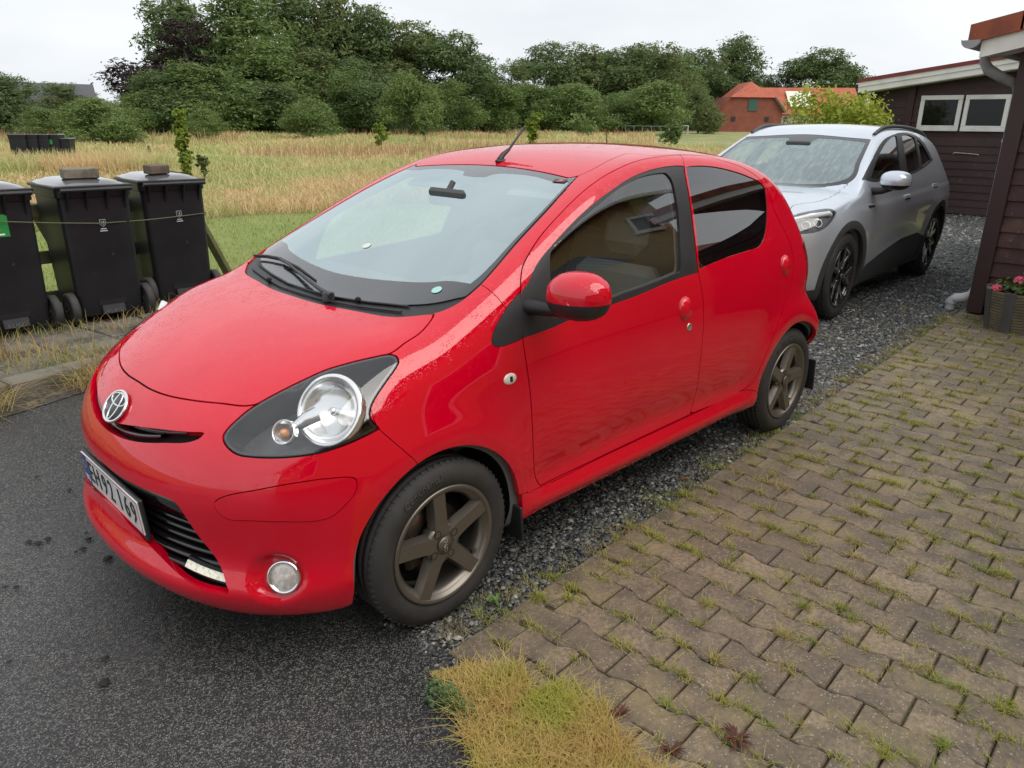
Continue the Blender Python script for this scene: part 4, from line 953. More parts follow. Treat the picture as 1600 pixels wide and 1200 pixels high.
# asphalt
m_asph, t = newmat('asphalt')
v1 = t.vor(230., out=1); sp_ = t.n('SeparateColor', Color=v1).outputs[0]; v2 = t.vor(420., out=1); sp2 = t.n('SeparateColor', Color=v2).outputs[1]
c = t.mix(t.ramp(t.noise(1.1, 5), (.35, 0.), (.65, 1.)), (.020, .0205, .022), (.036, .036, .038)); c = t.mix(t.ramp(sp_, (.66, 0.), (.98, .75)), c, (.20, .195, .18)); c = t.mix(t.ramp(sp2, (.90, 0.), (.99, .9)), c, (.40, .37, .31)); c = t.mix(t.ramp(sp_, (.0, .8), (.30, 0.)), c, (.014, .014, .016))
c = t.mix(t.ramp(t.noise(.45, 5, .6), (.38, .38), (.60, 0.)), c, (.014, .014, .015)); wet = t.ramp(t.noise(.7, 4), (.40, .20), (.62, .42))
b = t.n('BsdfPrincipled', Base__Color=c, Roughness=wet); t.set(b, 'Normal', t.bump(t.vor(230.), .45, .005, t.bump(t.noise(40., 3), .25, .01))); t.out(b.outputs[0])
# gravel bed + stones
def gravel_mat(name, rnd):
    m, t = newmat(name); r = rnd(t) if rnd else t.n('SeparateColor', Color=t.vor(75., out=1)).outputs[0]
    c = t.ramp(r, (0., (.026, .027, .028)), (.35, (.056, .058, .060)), (.7, (.11, .112, .108)), (.9, (.20, .20, .185)), (1., (.40, .38, .34)))
    b = t.n('BsdfPrincipled', Base__Color=c, Roughness=.45)
    t.set(b, 'Normal', t.bump(t.noise(180., 3), .3, .004) if rnd else t.bump(t.vor(75.), 1., .02)); t.out(b.outputs[0]); return m
m_gravel = gravel_mat('gravel_bed', None); m_stone = gravel_mat('gravel_stone', island_random)
# soil and grass land
m_land, t = newmat('meadow_ground')
n1, n2, n3 = t.noise(.09, 4), t.noise(.5, 5), t.noise(9., 6)
c = t.mix(t.ramp(n1, (.40, 0.), (.60, 1.)), (.27, .27, .09), (.42, .32, .16)); c = t.mix(t.ramp(n2, (.42, 0.), (.62, 1.)), c, (.17, .23, .06)); c = t.mix(t.ramp(n3, (.3, .45), (.7, 0.)), c, (.07, .08, .03))
b = t.n('BsdfPrincipled', Base__Color=c, Roughness=.9); t.set(b, 'Normal', t.bump(n3, .6, .05)); t.out(b.outputs[0])
m_lawn, t = newmat('mown_lawn')
c = t.mix(t.ramp(t.noise(.8, 4), (.35, 0.), (.65, 1.)), (.17, .24, .045), (.25, .27, .075)); c = t.mix(t.ramp(t.noise(30., 4), (.3, .5), (.7, 0.)), c, (.08, .12, .025))
b = t.n('BsdfPrincipled', Base__Color=c, Roughness=.9); t.set(b, 'Normal', t.bump(t.noise(45., 4), .6, .03)); t.out(b.outputs[0])
m_dirt = mat('bed_dirt', (.085, .07, .045), .9, var=[(4, (.16, .17, .05), .45, .62), (30, (.03, .027, .02), .4, .6)], bump=(60, .5, .01))
def rise(x, y): d = np.hypot(x-CAM_P[0], y-CAM_P[1]); return np.clip(d-18, 0, 150)*.0075
# land: polar sheet around the camera out to the horizon
rad = np.r_[0, np.geomspace(2, 900, 70)]; ang = np.linspace(0, 2*np.pi, 120, endpoint=False)
X = CAM_P[0]+rad[:, None]*np.cos(ang); Y = CAM_P[1]+rad[:, None]*np.sin(ang); Z = rise(X, Y)-.06
V = np.stack([X, Y, Z], -1).reshape(-1, 3); i = np.arange(V.shape[0]).reshape(len(rad), -1); j = np.roll(i, -1, 1)
F = np.stack([i[:-1], j[:-1], j[1:], i[1:]], -1).reshape(-1, 4)
tag(link('land', npmesh('land', V, F), m_land, smooth=True), kind='structure')
def sheet(name, poly, z, m, zf=None):
    o = link(name, npmesh(name, [(x, y, z) for x, y in poly], [list(range(len(poly)))]), m); tag(o, kind='structure'); return o
sheet('road', [(-40, -14), (-.42, -14), (-.40, -2.6), (-.36, -1.4), (-.22, -1.0), (-.13, -.86), (-.10, 0), (-.08, 2.6), (-.4, 2.55), (-6, 2.35), (-40, 1.2)], -.006, m_asph)
PTH = R(2.78); PO = np.array([-.115, -.915]); e1 = np.array([math.cos(PTH), math.sin(PTH)]); e2 = np.array([math.sin(PTH), -math.cos(PTH)])
edge = lambda x: -.915+(x+.115)*math.tan(PTH)
sheet('gravel_drive', [(-.22, -.97), (6.1, edge(6.1)-.05), (6.3, -.64), (15.2, -.3), (15.2, 4.2), (8, 3.4), (3, 2.7), (-.22, 2.6)], -.012, m_gravel)
sheet('lawn', [(-3.5, 4.35), (14, 4.6), (16, 9.0), (9, 9.9), (3.5, 10.1), (-3.5, 10.6)], -.02, m_lawn)
# loose stones
def stones(P, size, seed):
    r = np.random.default_rng(seed); n = len(P); base = np.array([(1, 0, 0), (-1, 0, 0), (0, 1, 0), (0, -1, 0), (0, 0, 1), (0, 0, -1)], float)
    base = np.concatenate([base, np.array([(1, 1, 1), (-1, -1, 1), (1, -1, 1), (-1, 1, 1)])*.52])[None]
    F0 = np.array([(0, 6, 4), (6, 2, 4), (2, 9, 4), (9, 1, 4), (1, 7, 4), (7, 3, 4), (3, 8, 4), (8, 0, 4), (0, 2, 6), (2, 1, 9), (1, 3, 7), (3, 0, 8)])
    V = base*(1+r.uniform(-.35, .35, (n, 10, 3)))*(size*np.exp(r.normal(0, .35, (n, 1, 1))))*np.stack([r.uniform(.7, 1.3, n), r.uniform(.7, 1.3, n), r.uniform(.45, .9, n)], -1)[:, None]
    th = r.uniform(0, 6.28, n); c, s = np.cos(th), np.sin(th); X = V[..., 0]*c[:, None]-V[..., 1]*s[:, None]; Y = V[..., 0]*s[:, None]+V[..., 1]*c[:, None]
    V = np.stack([X, Y, V[..., 2]], -1)+P[:, None]; return V.reshape(-1, 3), (F0[None]+np.arange(n)[:, None, None]*10).reshape(-1, 3)
def scatter(n, x0, x1, y0, y1, cond=None, z=0., seed=1):
    r = np.random.default_rng(seed); P = np.stack([r.uniform(x0, x1, n), r.uniform(y0, y1, n), np.full(n, z)], 1)
    return P if cond is None else P[cond(P[:, 0], P[:, 1])]
Pn = np.concatenate([scatter(20000, -.16, 3.3, -.97, -.15, lambda x, y: (y > edge(x)+.012+.03*np.sin(x*9)*np.sin(x*23)) & (x > -.12+.05*np.sin(y*31)), -.006, 1), scatter(3500, -.16, .1, -.3, 2.5, None, -.007, 5)])
Pm = scatter(19000, 3.2, 8.6, -.75, .5, lambda x, y: (y > edge(x)+.015), -.006, 2); Pf = scatter(6500, 8., 15., -.4, 2.6, None, -.006, 3)
VV = []; FF = []; nn = 0
for P_, sz, sd in ((Pn, .0072, 1), (Pm, .0095, 2), (Pf, .016, 3)):
    V, F = stones(P_, sz, sd); VV.append(V); FF.append(F+nn); nn += len(V)
tag(link('gravel', npmesh('gravel', np.concatenate(VV), np.concatenate(FF)), m_stone), 'loose dark grey wet gravel covering the driveway', 'gravel', kind='stuff')
# paving of bone-shaped concrete blocks
def paver_mat(name, rnd):
    m, t = newmat(name); r = rnd(t)
    off = t.n('CombineXYZ', X=t.math('MULTIPLY', r, 37.), Y=t.math('MULTIPLY', r, 11.)).outputs[0]; vec = t.n('VectorMath', _operation='ADD'); t.set(vec, 0, t.co()); t.set(vec, 1, off); co = vec.outputs[0]
    c = t.mix(r, (.205, .155, .10), (.34, .262, .165)); c = t.mix(t.ramp(t.noise(7., 5, .6, co), (.42, 0.), (.62, .9)), c, (.135, .108, .08)); c = t.mix(t.ramp(t.noise(60., 4, .6, co), (.35, .6), (.6, 0.)), c, (.085, .07, .05))
    s1 = t.n('SeparateColor', Color=t.vor(150., out=1, vec=co)).outputs[0]; ds = t.vor(150., vec=co)
    f = t.math('MULTIPLY', t.ramp(s1, (.80, 0.), (.92, .9)), t.ramp(ds, (.18, 1.), (.45, 0.))); c = t.mix(f, c, (.50, .44, .35)); c = t.mix(t.math('MULTIPLY', t.ramp(s1, (.0, .8), (.22, 0.)), t.ramp(ds, (.2, 1.), (.5, 0.))), c, (.06, .05, .04))
    s2 = t.n('SeparateColor', Color=t.vor(75., out=1, vec=co)).outputs[1]; f2 = t.math('MULTIPLY', t.ramp(s2, (.93, 0.), (.96, .8)), t.ramp(t.vor(75., vec=co), (.14, 1.), (.26, 0.))); c = t.mix(f2, c, (.50, .46, .39))
    geo = t.n('NewGeometry').outputs['Position']; c = t.mix(t.ramp(t.noise(.9, 4, .6, geo), (.45, 0.), (.68, .6)), c, (.135, .11, .082)); c = t.mix(t.ramp(t.noise(2.6, 5, .65, geo), (.52, 0.), (.68, .45)), c, (.33, .27, .12)); b = t.n('BsdfPrincipled', Base__Color=c, Roughness=.62); t.set(b, 'Normal', t.bump(t.noise(240., 4, .7, co), .45, .003, t.bump(t.noise(22., 4, .6, co), .35, .006))); t.out(b.outputs[0]); return m
m_paver = paver_mat('paver', obj_random); m_paver_r = paver_mat('paver_rest', island_random)
LAWN = np.array([(-.205, -.94), (-.12, -.985), (-.05, -1.06), (-.02, -1.12), (-.03, -1.2), (.02, -1.28), (.035, -1.38), (.0, -1.5), (-.03, -1.6), (-.02, -1.9), (-.05, -2.6), (-.45, -2.6), (-.40, -1.5), (-.33, -1.28), (-.26, -1.12), (-.215, -1.03)])
PW, PL, PA = .1275, .205, .0105
def paver_outline(b0, b1, lo, hi):
    """outline in (a, b): a along the drive edge, b away from the car; long sides wave"""
    L = b1-b0; up = []; dn = []
    fr_ = (0, .17, .36, .64, .83, 1) if L > PL*.7 else (0, .34, .72, 1)
    for f in fr_:
        k = f if L > PL*.7 else (f*.5 if b0 <= 1e-6 and False else f*.5)
        w = PA*np.interp(k, [0, .17, .36, .64, .83, 1], [1, 1, -1, -1, 1, 1]); up.append((hi+w, b0+f*L)); dn.append((lo-w, b0+f*L))
    return np.array(dn+up[::-1])
bed = sheet('paving', [tuple(PO+e1*a+e2*b) for a, b in ((-.14, .0), (6.25, .0), (6.4, 4.6), (-.14, 4.6))], -.016, m_dirt)
proto = {}
def paver_mesh(kind):
    if kind in proto: return proto[kind]
    o = paver_outline(0, PL if kind == 'full' else PL/2, 0, PW); cen = np.array([PW/2, (PL if kind == 'full' else PL/2)/2]); g_ = .0028
    o = o-cen; sgn = np.sign(o); inn = o-sgn*g_; top = inn-sgn*.0035; n = len(o)
    V = [(x, -y, -.001) for x, y in top]+[(x, -y, -.006) for x, y in inn]+[(x, -y, -.03) for x, y in inn]
    F = [list(range(n))]+[[k, n+k, n+(k+1) % n, (k+1) % n] for k in range(n)]+[[n+k, 2*n+k, 2*n+(k+1) % n, n+(k+1) % n] for k in range(n)]
    V = np.array(V); f = F[0]; nn_ = np.cross(V[f[1]]-V[f[0]], V[f[2]]-V[f[0]])
    if nn_[2] < 0: F = [q[::-1] for q in F]
    me = npmesh('paver', V, F); me.materials.append(m_paver); proto[kind] = (me, V, F); return proto[kind]
spots = []
for r_ in range(-1, 50):
    a = r_*PW+.02; b = 0.
    while b < 4.5:
        kind = 'half' if (b == 0 and r_ % 2) else 'full'; L = PL/2 if kind == 'half' else PL
        p = PO+e1*(a+PW/2)+e2*(b+L/2); b += L
        if pip(p[None], LAWN)[0] and p[0] < -.01: continue
        spots.append((p, kind))
spots.sort(key=lambda s: np.hypot(*(s[0]-CAM_P[:2])))
def inframe(p, mg=60):
    d = np.array([p[0], p[1], 0])-CAM_P; z = d@CF_
    if z <= .1: return False
    u, v = 800+CAM_F*(d@CR_)/z, 600-CAM_F*(d@CU_)/z; return -mg < u < 1600+mg and -mg < v < 1200+mg
vis = [s for s in spots if inframe(s[0])]; part_set = vis[:296]; ids = set(id(s) for s in part_set); RV = []; RF = []; k0 = 0
for s in spots:
    p, kind = s; me, V, F = paver_mesh(kind); dz, tx, ty, rz = rng.normal(0, .0013), rng.normal(0, .007), rng.normal(0, .007), rng.normal(0, .006)
    if id(s) in ids:
        o = link('paver', me, None, bed); o.location = (p[0], p[1], dz); o.rotation_euler = (tx, ty, PTH+rz)
    else:
        M3 = np.array(Euler((tx, ty, PTH+rz)).to_matrix()); RV.append(V@M3.T+[p[0], p[1], dz]); RF += [[i+k0 for i in f] for f in F]; k0 += len(V)
o = link('paver_field', npmesh('paver_field', np.concatenate(RV), RF), m_paver_r, bed); o['kind'] = 'stuff'
def kpt0(s, off): return (-.30+s*math.cos(R(10.5))-off*math.sin(R(10.5)), 2.66+s*math.sin(R(10.5))+off*math.cos(R(10.5)))
# kerb on the far side of the road and the slabs behind it
m_conc = mat('old_concrete', (.16, .145, .12), .8, var=[(3, (.07, .065, .05), .42, .62), (14, (.20, .19, .12), .55, .7)], bump=(50, .5, .01))
sheet('verge', [tuple(kpt0(s, o)) for s, o in ((-4.2, -.30), (-3.2, -.36), (-2.4, -.28), (-1.6, -.37), (-.9, -.30), (-.3, -.36), (.3, -.28), (.8, -.36), (1.8, -.3), (1.8, .05), (-4.2, .05))], -.002, mat('verge_soil', (.075, .062, .045), .9, var=[(7, (.16, .12, .06), .45, .62), (40, (.03, .027, .022), .45, .6)], bump=(45, .8, .02)))
kb = tag(empty('kerb', (0, 0, 0)), kind='structure'); kx = -4.2; KA = R(10.5)
def kpt(s, off=0., z=0.): return np.array([-.30+s*math.cos(KA)-off*math.sin(KA), 2.66+s*math.sin(KA)+off*math.cos(KA), z])
s_ = -4.
while s_ < 1.9:
    L = rng.uniform(.52, .60); q = MB(); q.bbox(-L/2+.006, L/2-.006, -.06, .07, -.1, .085, .014); o = q.build('kerb_stone', m_conc, kb); o.location = tuple(kpt(s_+L/2)); o.rotation_euler = (rng.normal(0, .02), rng.normal(0, .012), KA+rng.normal(0, .012)); s_ += L
sl = tag(empty('slab_path', (0, 0, 0)), kind='structure')
for i in range(8):
    for j in range(3):
        q = MB(); w_ = .395; q.bbox(-w_/2, w_/2, -w_/2, w_/2, -.06, 0, .006); o = q.build('slab', m_conc, sl); o.location = tuple(kpt(-1.1+i*.405, .29+j*.405, .064+rng.normal(0, .004))); o.rotation_euler = (rng.normal(0, .008), rng.normal(0, .008), KA)
# ---------------------------------------------------------------- buildings
m_brown = mat('brown_boards', (.050, .021, .022), .62, var=[(2.2, (.036, .015, .017), .4, .65), (14, (.09, .05, .045), .62, .74)], bump=(35, .35, .006))
m_brown2 = mat('weathered_boards', (.055, .022, .022), .7, var=[(5, (.10, .05, .042), .52, .68), (22, (.17, .11, .09), .64, .74)], bump=(28, .5, .006))
m_white = mat('white_paint', (.84, .83, .80), .5, var=[(3, (.70, .69, .65), .45, .7)], bump=(20, .15, .004))
m_pvc = mat('grey_pvc', (.33, .34, .35), .35, var=[(8, (.24, .25, .26), .4, .7)])
m_zinc = mat('pale_zinc', (.50, .52, .52), .45, var=[(9, (.36, .38, .38), .45, .65)])
m_tile = mat('orange_tile', (.30, .072, .028), .6, var=[(5, (.20, .05, .025), .45, .65), (40, (.42, .22, .09), .68, .76)], bump=(30, .3, .006))
m_felt = mat('red_roof_edge', (.23, .035, .035), .6, var=[(3, (.17, .03, .03), .4, .6)])
m_pane = mat('dark_pane', (.008, .009, .010), .06, spec=.3)
def boards(parent, plane_x, y0, y1, z0, z1, h, m, skip=None, thick=.02, name='plank'):
    z = z0
    while z < z1-.03:
        hh = min(h, z1-z); segs = [(y0, y1)]
        if skip:
            a0, a1, b0, b1 = skip
            if z+hh > b0 and z < b1: segs = [(y0, a0), (a1, y1)]
        for a, b in segs:
            if b-a < .02: continue
            q = MB(); V = [(x, y, zz) for y in (a, b) for x, zz in ((plane_x, z-.012), (plane_x-thick*1.25, z-.012), (plane_x-thick*.45, z+hh), (plane_x, z+hh))]
            q.add(V, [(0, 1, 2, 3), (7, 6, 5, 4), (0, 4, 5, 1), (1, 5, 6, 2), (2, 6, 7, 3), (3, 7, 4, 0)]); o = q.build(name, m, parent); o.rotation_euler = (0, 0, 0); o.location = (rng.uniform(-.002, .002), 0, 0)
        z += h
GX = 15.07
ga = tag(empty('garage', (GX, 1.5, 0)), 'long dark brown timber garage with a white window band at the end of the drive', 'garage'); G0 = (-GX, -1.5)
def gp(o): o.location = (o.location[0]-GX, o.location[1]-1.5, o.location[2]); return o
root = ga
boards(root, GX, -3.5, 3.80, .02, 2.12, .137, m_brown, (1.38, 2.92, 1.50, 2.14))
boards(root, GX+.001, 1.37, 2.93, 2.13, 2.5, .137, m_brown); boards(root, GX+.002, -3.5, 1.37, 2.12, 2.6, .137, m_brown)
for o in list(root.children): gp(o)
def gbox(nm, m, *a, bev=.004, par=None): q = MB(); q.bbox(*a, bev); return gp(q.build(nm, m, root)) if par is None else q.build(nm, m, par)
gbox('corner_post', m_brown, GX-.05, GX-.02, 3.02, 3.15, 0, 2.3); gbox('corner_post', m_brown, GX-.05, GX+.05, 3.76, 3.86, 0, 2.2)
q = MB(); q.box(GX+.004, GX+6, -3.5, 3.8, 0, 2.15); q.add([(x, y, z) for x in (GX+.004, GX+6) for y, z in ((-3.5, 2.15), (3.8, 2.15), (3.8, 2.36), (-3.5, 3.3))], [(0, 1, 2, 3), (7, 6, 5, 4), (1, 5, 6, 2)]); gp(q.build('wall', m_brown, root))
for k, (a, b) in enumerate(((2.17, 2.90), (1.40, 2.13))):
    w = empty('window', (0, 0, 0), 0, root); 
    f = MB(); f.bbox(GX-.06, GX-.01, a, b, 1.50, 1.575, .006); f.bbox(GX-.06, GX-.01, a, b, 2.055, 2.135, .006); f.bbox(GX-.058, GX-.01, a, a+.075, 1.576, 2.054, .006); f.bbox(GX-.058, GX-.01, b-.075, b, 1.576, 2.054, .006); gp(f.build('frame', m_white, w))
    f = MB(); f.box(GX-.03, GX-.024, a+.06, b-.06, 1.56, 2.07); gp(f.build('pane', m_pane, w))
    f = MB(); f.bbox(GX-.045, GX-.031, a+.075, b-.075, 1.578, 1.60, .003); gp(f.build('glazing_bar', m_white, w))
sl_ = (2.655-2.385)/(1.933-4.017)
def zr(y): return 2.385+(y-4.017)*sl_
def slab(nm, m, x0, x1, y0, y1, o0, o1):
    q = MB(); V = [(x, y, zr(y)+o) for x in (x0, x1) for y in (y0, y1) for o in (o0, o1)]; q.add(V, [(0, 1, 3, 2), (4, 6, 7, 5), (0, 4, 5, 1), (2, 3, 7, 6), (0, 2, 6, 4), (1, 5, 7, 3)]); return gp(q.build(nm, m, root))
slab('fascia', m_white, GX-.35, GX-.32, -3.8, 4.0, -.19, -.09); slab('fascia', m_white, GX-.37, GX-.345, -3.8, 4.0, -.09, -.005); slab('roof_edge', m_felt, GX-.39, GX-.36, -3.8, 4.02, -.006, .06); slab('roof', m_felt, GX-.36, GX+6.3, -3.8, 4.0, .0, .05); slab('soffit', m_white, GX-.34, GX, -3.5, 3.95, -.20, -.185)
q = MB(); q.tube([(GX-.08, 2.15, 1.10), (GX-.06, 2.14, 1.12), (GX-.06, 1.75, 1.10), (GX-.08, 1.72, 1.09)], .008, 6); gp(q.build('wall_rod', m_zinc, root))
# near shed with gutter
SX = 6.15
sh = tag(empty('shed', (SX, -.68, 0)), 'weathered brown plank shed with orange tiled verge and white bargeboard beside the paving', 'shed')
def spos(o): o.location = (o.location[0]-SX, o.location[1]+.68, o.location[2]); return o
boards(sh, SX, -3.6, -.795, .10, 2.05, .128, m_brown2, thick=.024)
for o in list(sh.children): spos(o)
def sbox(nm, m, *a, bev=.004): q = MB(); q.bbox(*a, bev); return spos(q.build(nm, m, sh))
sbox('corner_post', mat('post_brown', (.038, .016, .017), .5, bump=(40, .2, .004)), SX-.05, SX+.05, -.795, -.672, .015, 2.12); q = MB(); q.box(SX+.005, SX+5.5, -3.6, -.69, 0.02, 2.06); spos(q.build('wall', m_brown, sh))
vs = (2.377-2.318)/(-.626+.346)
def vz(y): return 2.318+(y+.346)*vs
def vslab(nm, m, x0, x1, y0, y1, o0, o1, b=0):
    q = MB(); V = [(x, y, vz(y)+o) for x in (x0, x1) for y in (y0, y1) for o in (o0, o1)]; q.add(V, [(0, 1, 3, 2), (4, 6, 7, 5), (0, 4, 5, 1), (2, 3, 7, 6), (0, 2, 6, 4), (1, 5, 7, 3)]); o = spos(q.build(nm, m, sh)); return o
y_ = -.352
for k in range(9):      # verge tiles, each lapped on the next
    o = vslab('verge_tile', m_tile, SX-.34, SX-.05, y_-.36, y_, -.137+.004*(k % 2), 0+.004*(k % 2)); y_ -= .345
vslab('roof', m_tile, SX-.06, SX+5.6, -3.7, -.36, -.13, -.03); vslab('bargeboard', m_white, SX-.31, SX-.285, -3.6, -.445, -.262, -.13); vslab('soffit', m_white, SX-.285, SX+.0, -3.6, -.46, -.258, -.24)
gt = empty('gutter', (0, 0, 0), 0, sh); n = 14; ys = [(-.378+.068*math.cos(t), 2.205+.062*math.sin(t)) for t in np.linspace(math.pi, 2*math.pi, n)]; q = MB(); V = [(x, a, b) for x in (SX-.36, SX+5.6) for a, b in [(-.30, 2.212)]+ys[::-1]]
m_ = n+1; q.add(V, [(i, i+1, m_+i+1, m_+i) for i in range(m_-1)], True); spos(q.build('gutter_trough', m_pvc, gt)); q = MB(); q.add([(SX-.361, a, b) for a, b in ys], [tuple(range(n))]); spos(q.build('gutter_end', m_pvc, gt))
q = MB(); q.tube([(SX-.14, -.44, 2.14), (SX-.14, -.45, 2.05), (SX-.12, -.48, 2.0), (SX-.05, -.57, 1.94), (SX+.06, -.655, 1.90), (SX+.09, -.675, 1.84)], [.038, .038, .042, .038, .040, .036], 14); spos(q.build('pipe_elbow', m_pvc, gt))
q = MB(); q.tube([(SX+.09, -.675, 1.86), (SX+.09, -.675, .16)], .036, 14); spos(q.build('downpipe', m_zinc, gt)); 
q = MB(); q.tube([(SX+.09, -.675, .20), (SX+.08, -.66, .145), (SX+.05, -.61, .115), (SX+.03, -.555, .105), (SX+.04, -.525, .085), (SX+.04, -.52, .0)], [.037, .042, .044, .044, .044, .042], 14); q.lathe([(.05, .055), (.052, .07), (.05, .085)], 'z', (SX+.04, -.52, 0), n=20); spos(q.build('pipe_shoe', mat('pale_pvc', (.55, .56, .57), .4), gt))
for z in (1.45, .62): q = MB(); q.lathe([(.039, z-.015), (.041, z), (.039, z+.015)], 'z', (SX+.09, -.675, 0), n=18); spos(q.build('pipe_bracket', m_zinc, gt))
# planter of geraniums
PX, PY = 5.80, -1.13
pt = tag(empty('planter', (PX, PY, 0)), 'octagonal ribbed timber planter standing on the paving by the shed post', 'planter')
m_ptA = mat('planter_boards', (.17, .145, .095), .75, var=[(6, (.10, .085, .06), .45, .65)], bump=(60, .4, .004)); m_ptB = mat('planter_stave', (.075, .078, .075), .7, var=[(5, (.12, .12, .11), .5, .7)])
for k in range(8):
    a = R(45*k+14); c, s = math.cos(a), math.sin(a); r0, r1 = .225, .262
    hw0, hw1 = r0*math.tan(R(22.5))*.80, r1*math.tan(R(22.5))*.80; n_r = 14
    for i in range(n_r):      # ribbed slats of one face
        z0, z1 = .32*i/n_r, .32*(i+1)/n_r-.004; f0, f1 = i/n_r, (i+1)/n_r; V = []
        for z, f in ((z0, f0), (z1, f1)):
            rr, hw = r0+(r1-r0)*f, hw0+(hw1-hw0)*f
            for u_, d in ((-hw, 0), (hw, 0), (hw, -.02), (-hw, -.02)): V.append(((rr+d)*c-u_*s, (rr+d)*s+u_*c, z))
        q = MB(); q.add(V, [(0, 1, 5, 4), (1, 2, 6, 5), (2, 3, 7, 6), (3, 0, 4, 7), (0, 3, 2, 1), (4, 5, 6, 7)]); q.build('slat', m_ptA, pt)
    a2 = a+R(22.5); c, s = math.cos(a2), math.sin(a2); q = MB(); V = []
    for z, rr in ((0, r0), (.325, r1)):
        rr = rr/math.cos(R(22.5)); 
        for u_, d in ((-.04, -.008), (0, .004), (.04, -.008), (.03, -.03), (-.03, -.03)): V.append(((rr+d)*c-u_*s, (rr+d)*s+u_*c, z))
    q.add(V, [(0, 1, 6, 5), (1, 2, 7, 6), (2, 3, 8, 7), (3, 4, 9, 8), (4, 0, 5, 9), (5, 6, 7, 8, 9)]); q.build('stave', m_ptB, pt)
q = MB(); q.lathe([(.24, .29), (.001, .30)], 'z', n=24); q.build('soil', mat('soil', (.03, .022, .015), .9, bump=(80, .6, .01)), pt)
gn = tag(empty('geranium', (PX, PY, .30)), 'pink flowering geranium with bronze edged leaves growing in the ribbed planter', 'flower')
m_pink = mat('pink_petal', (.75, .10, .20), .5, var=[(40, (.85, .28, .36), .45, .6)]); m_gleaf = mat('geranium_leaf', (.07, .14, .025), .5, var=[(12, (.18, .10, .03), .58, .68)])
r_ = np.random.default_rng(4); q = MB()
for k in range(120):
    a, rr = r_.uniform(0, 6.28), .21*math.sqrt(r_.uniform(0, 1)); z = r_.uniform(.02, .11)*(1.2-rr*2); n_ = Vector((r_.normal(0, .5)+math.cos(a)*.4, r_.normal(0, .5)+math.sin(a)*.4, 1)).normalized(); M3 = np.array(frame_of(n_)); R0 = r_.uniform(.02, .035)
    th = np.linspace(0, 2*math.pi, 8)[:-1]; L = np.stack([R0*np.cos(th)*(1+.15*np.sin(th*3)), R0*np.sin(th), .004*np.cos(th*2)], 1); q.add(L@M3.T+[rr*math.cos(a), rr*math.sin(a), z], [tuple(range(7))])
q.build('leaves', m_gleaf, gn, fix=False)
for (x, y, z) in ((-.17, .17, .03), (-.20, .02, .12), (-.05, -.16, .13), (.08, -.05, .15), (-.10, -.02, .17)):
    q = MB()
    for k in range(46):
        n_ = Vector(r_.normal(0, 1, 3)); n_.z = abs(n_.z)*.8; n_.normalize(); M3 = np.array(frame_of(n_)); R0 = r_.uniform(.010, .015); th = np.linspace(0, 2*math.pi, 7)[:-1]; L = np.stack([R0*np.cos(th), R0*np.sin(th), .004*np.cos(th*3)], 1); q.add(L@M3.T+np.array(n_)*.036+[x, y, z], [tuple(range(6))])
    q.tube([(x*.5, y*.5, 0), (x, y, z)], .003, 5); q.build('flower_head', m_pink, gn, fix=False)
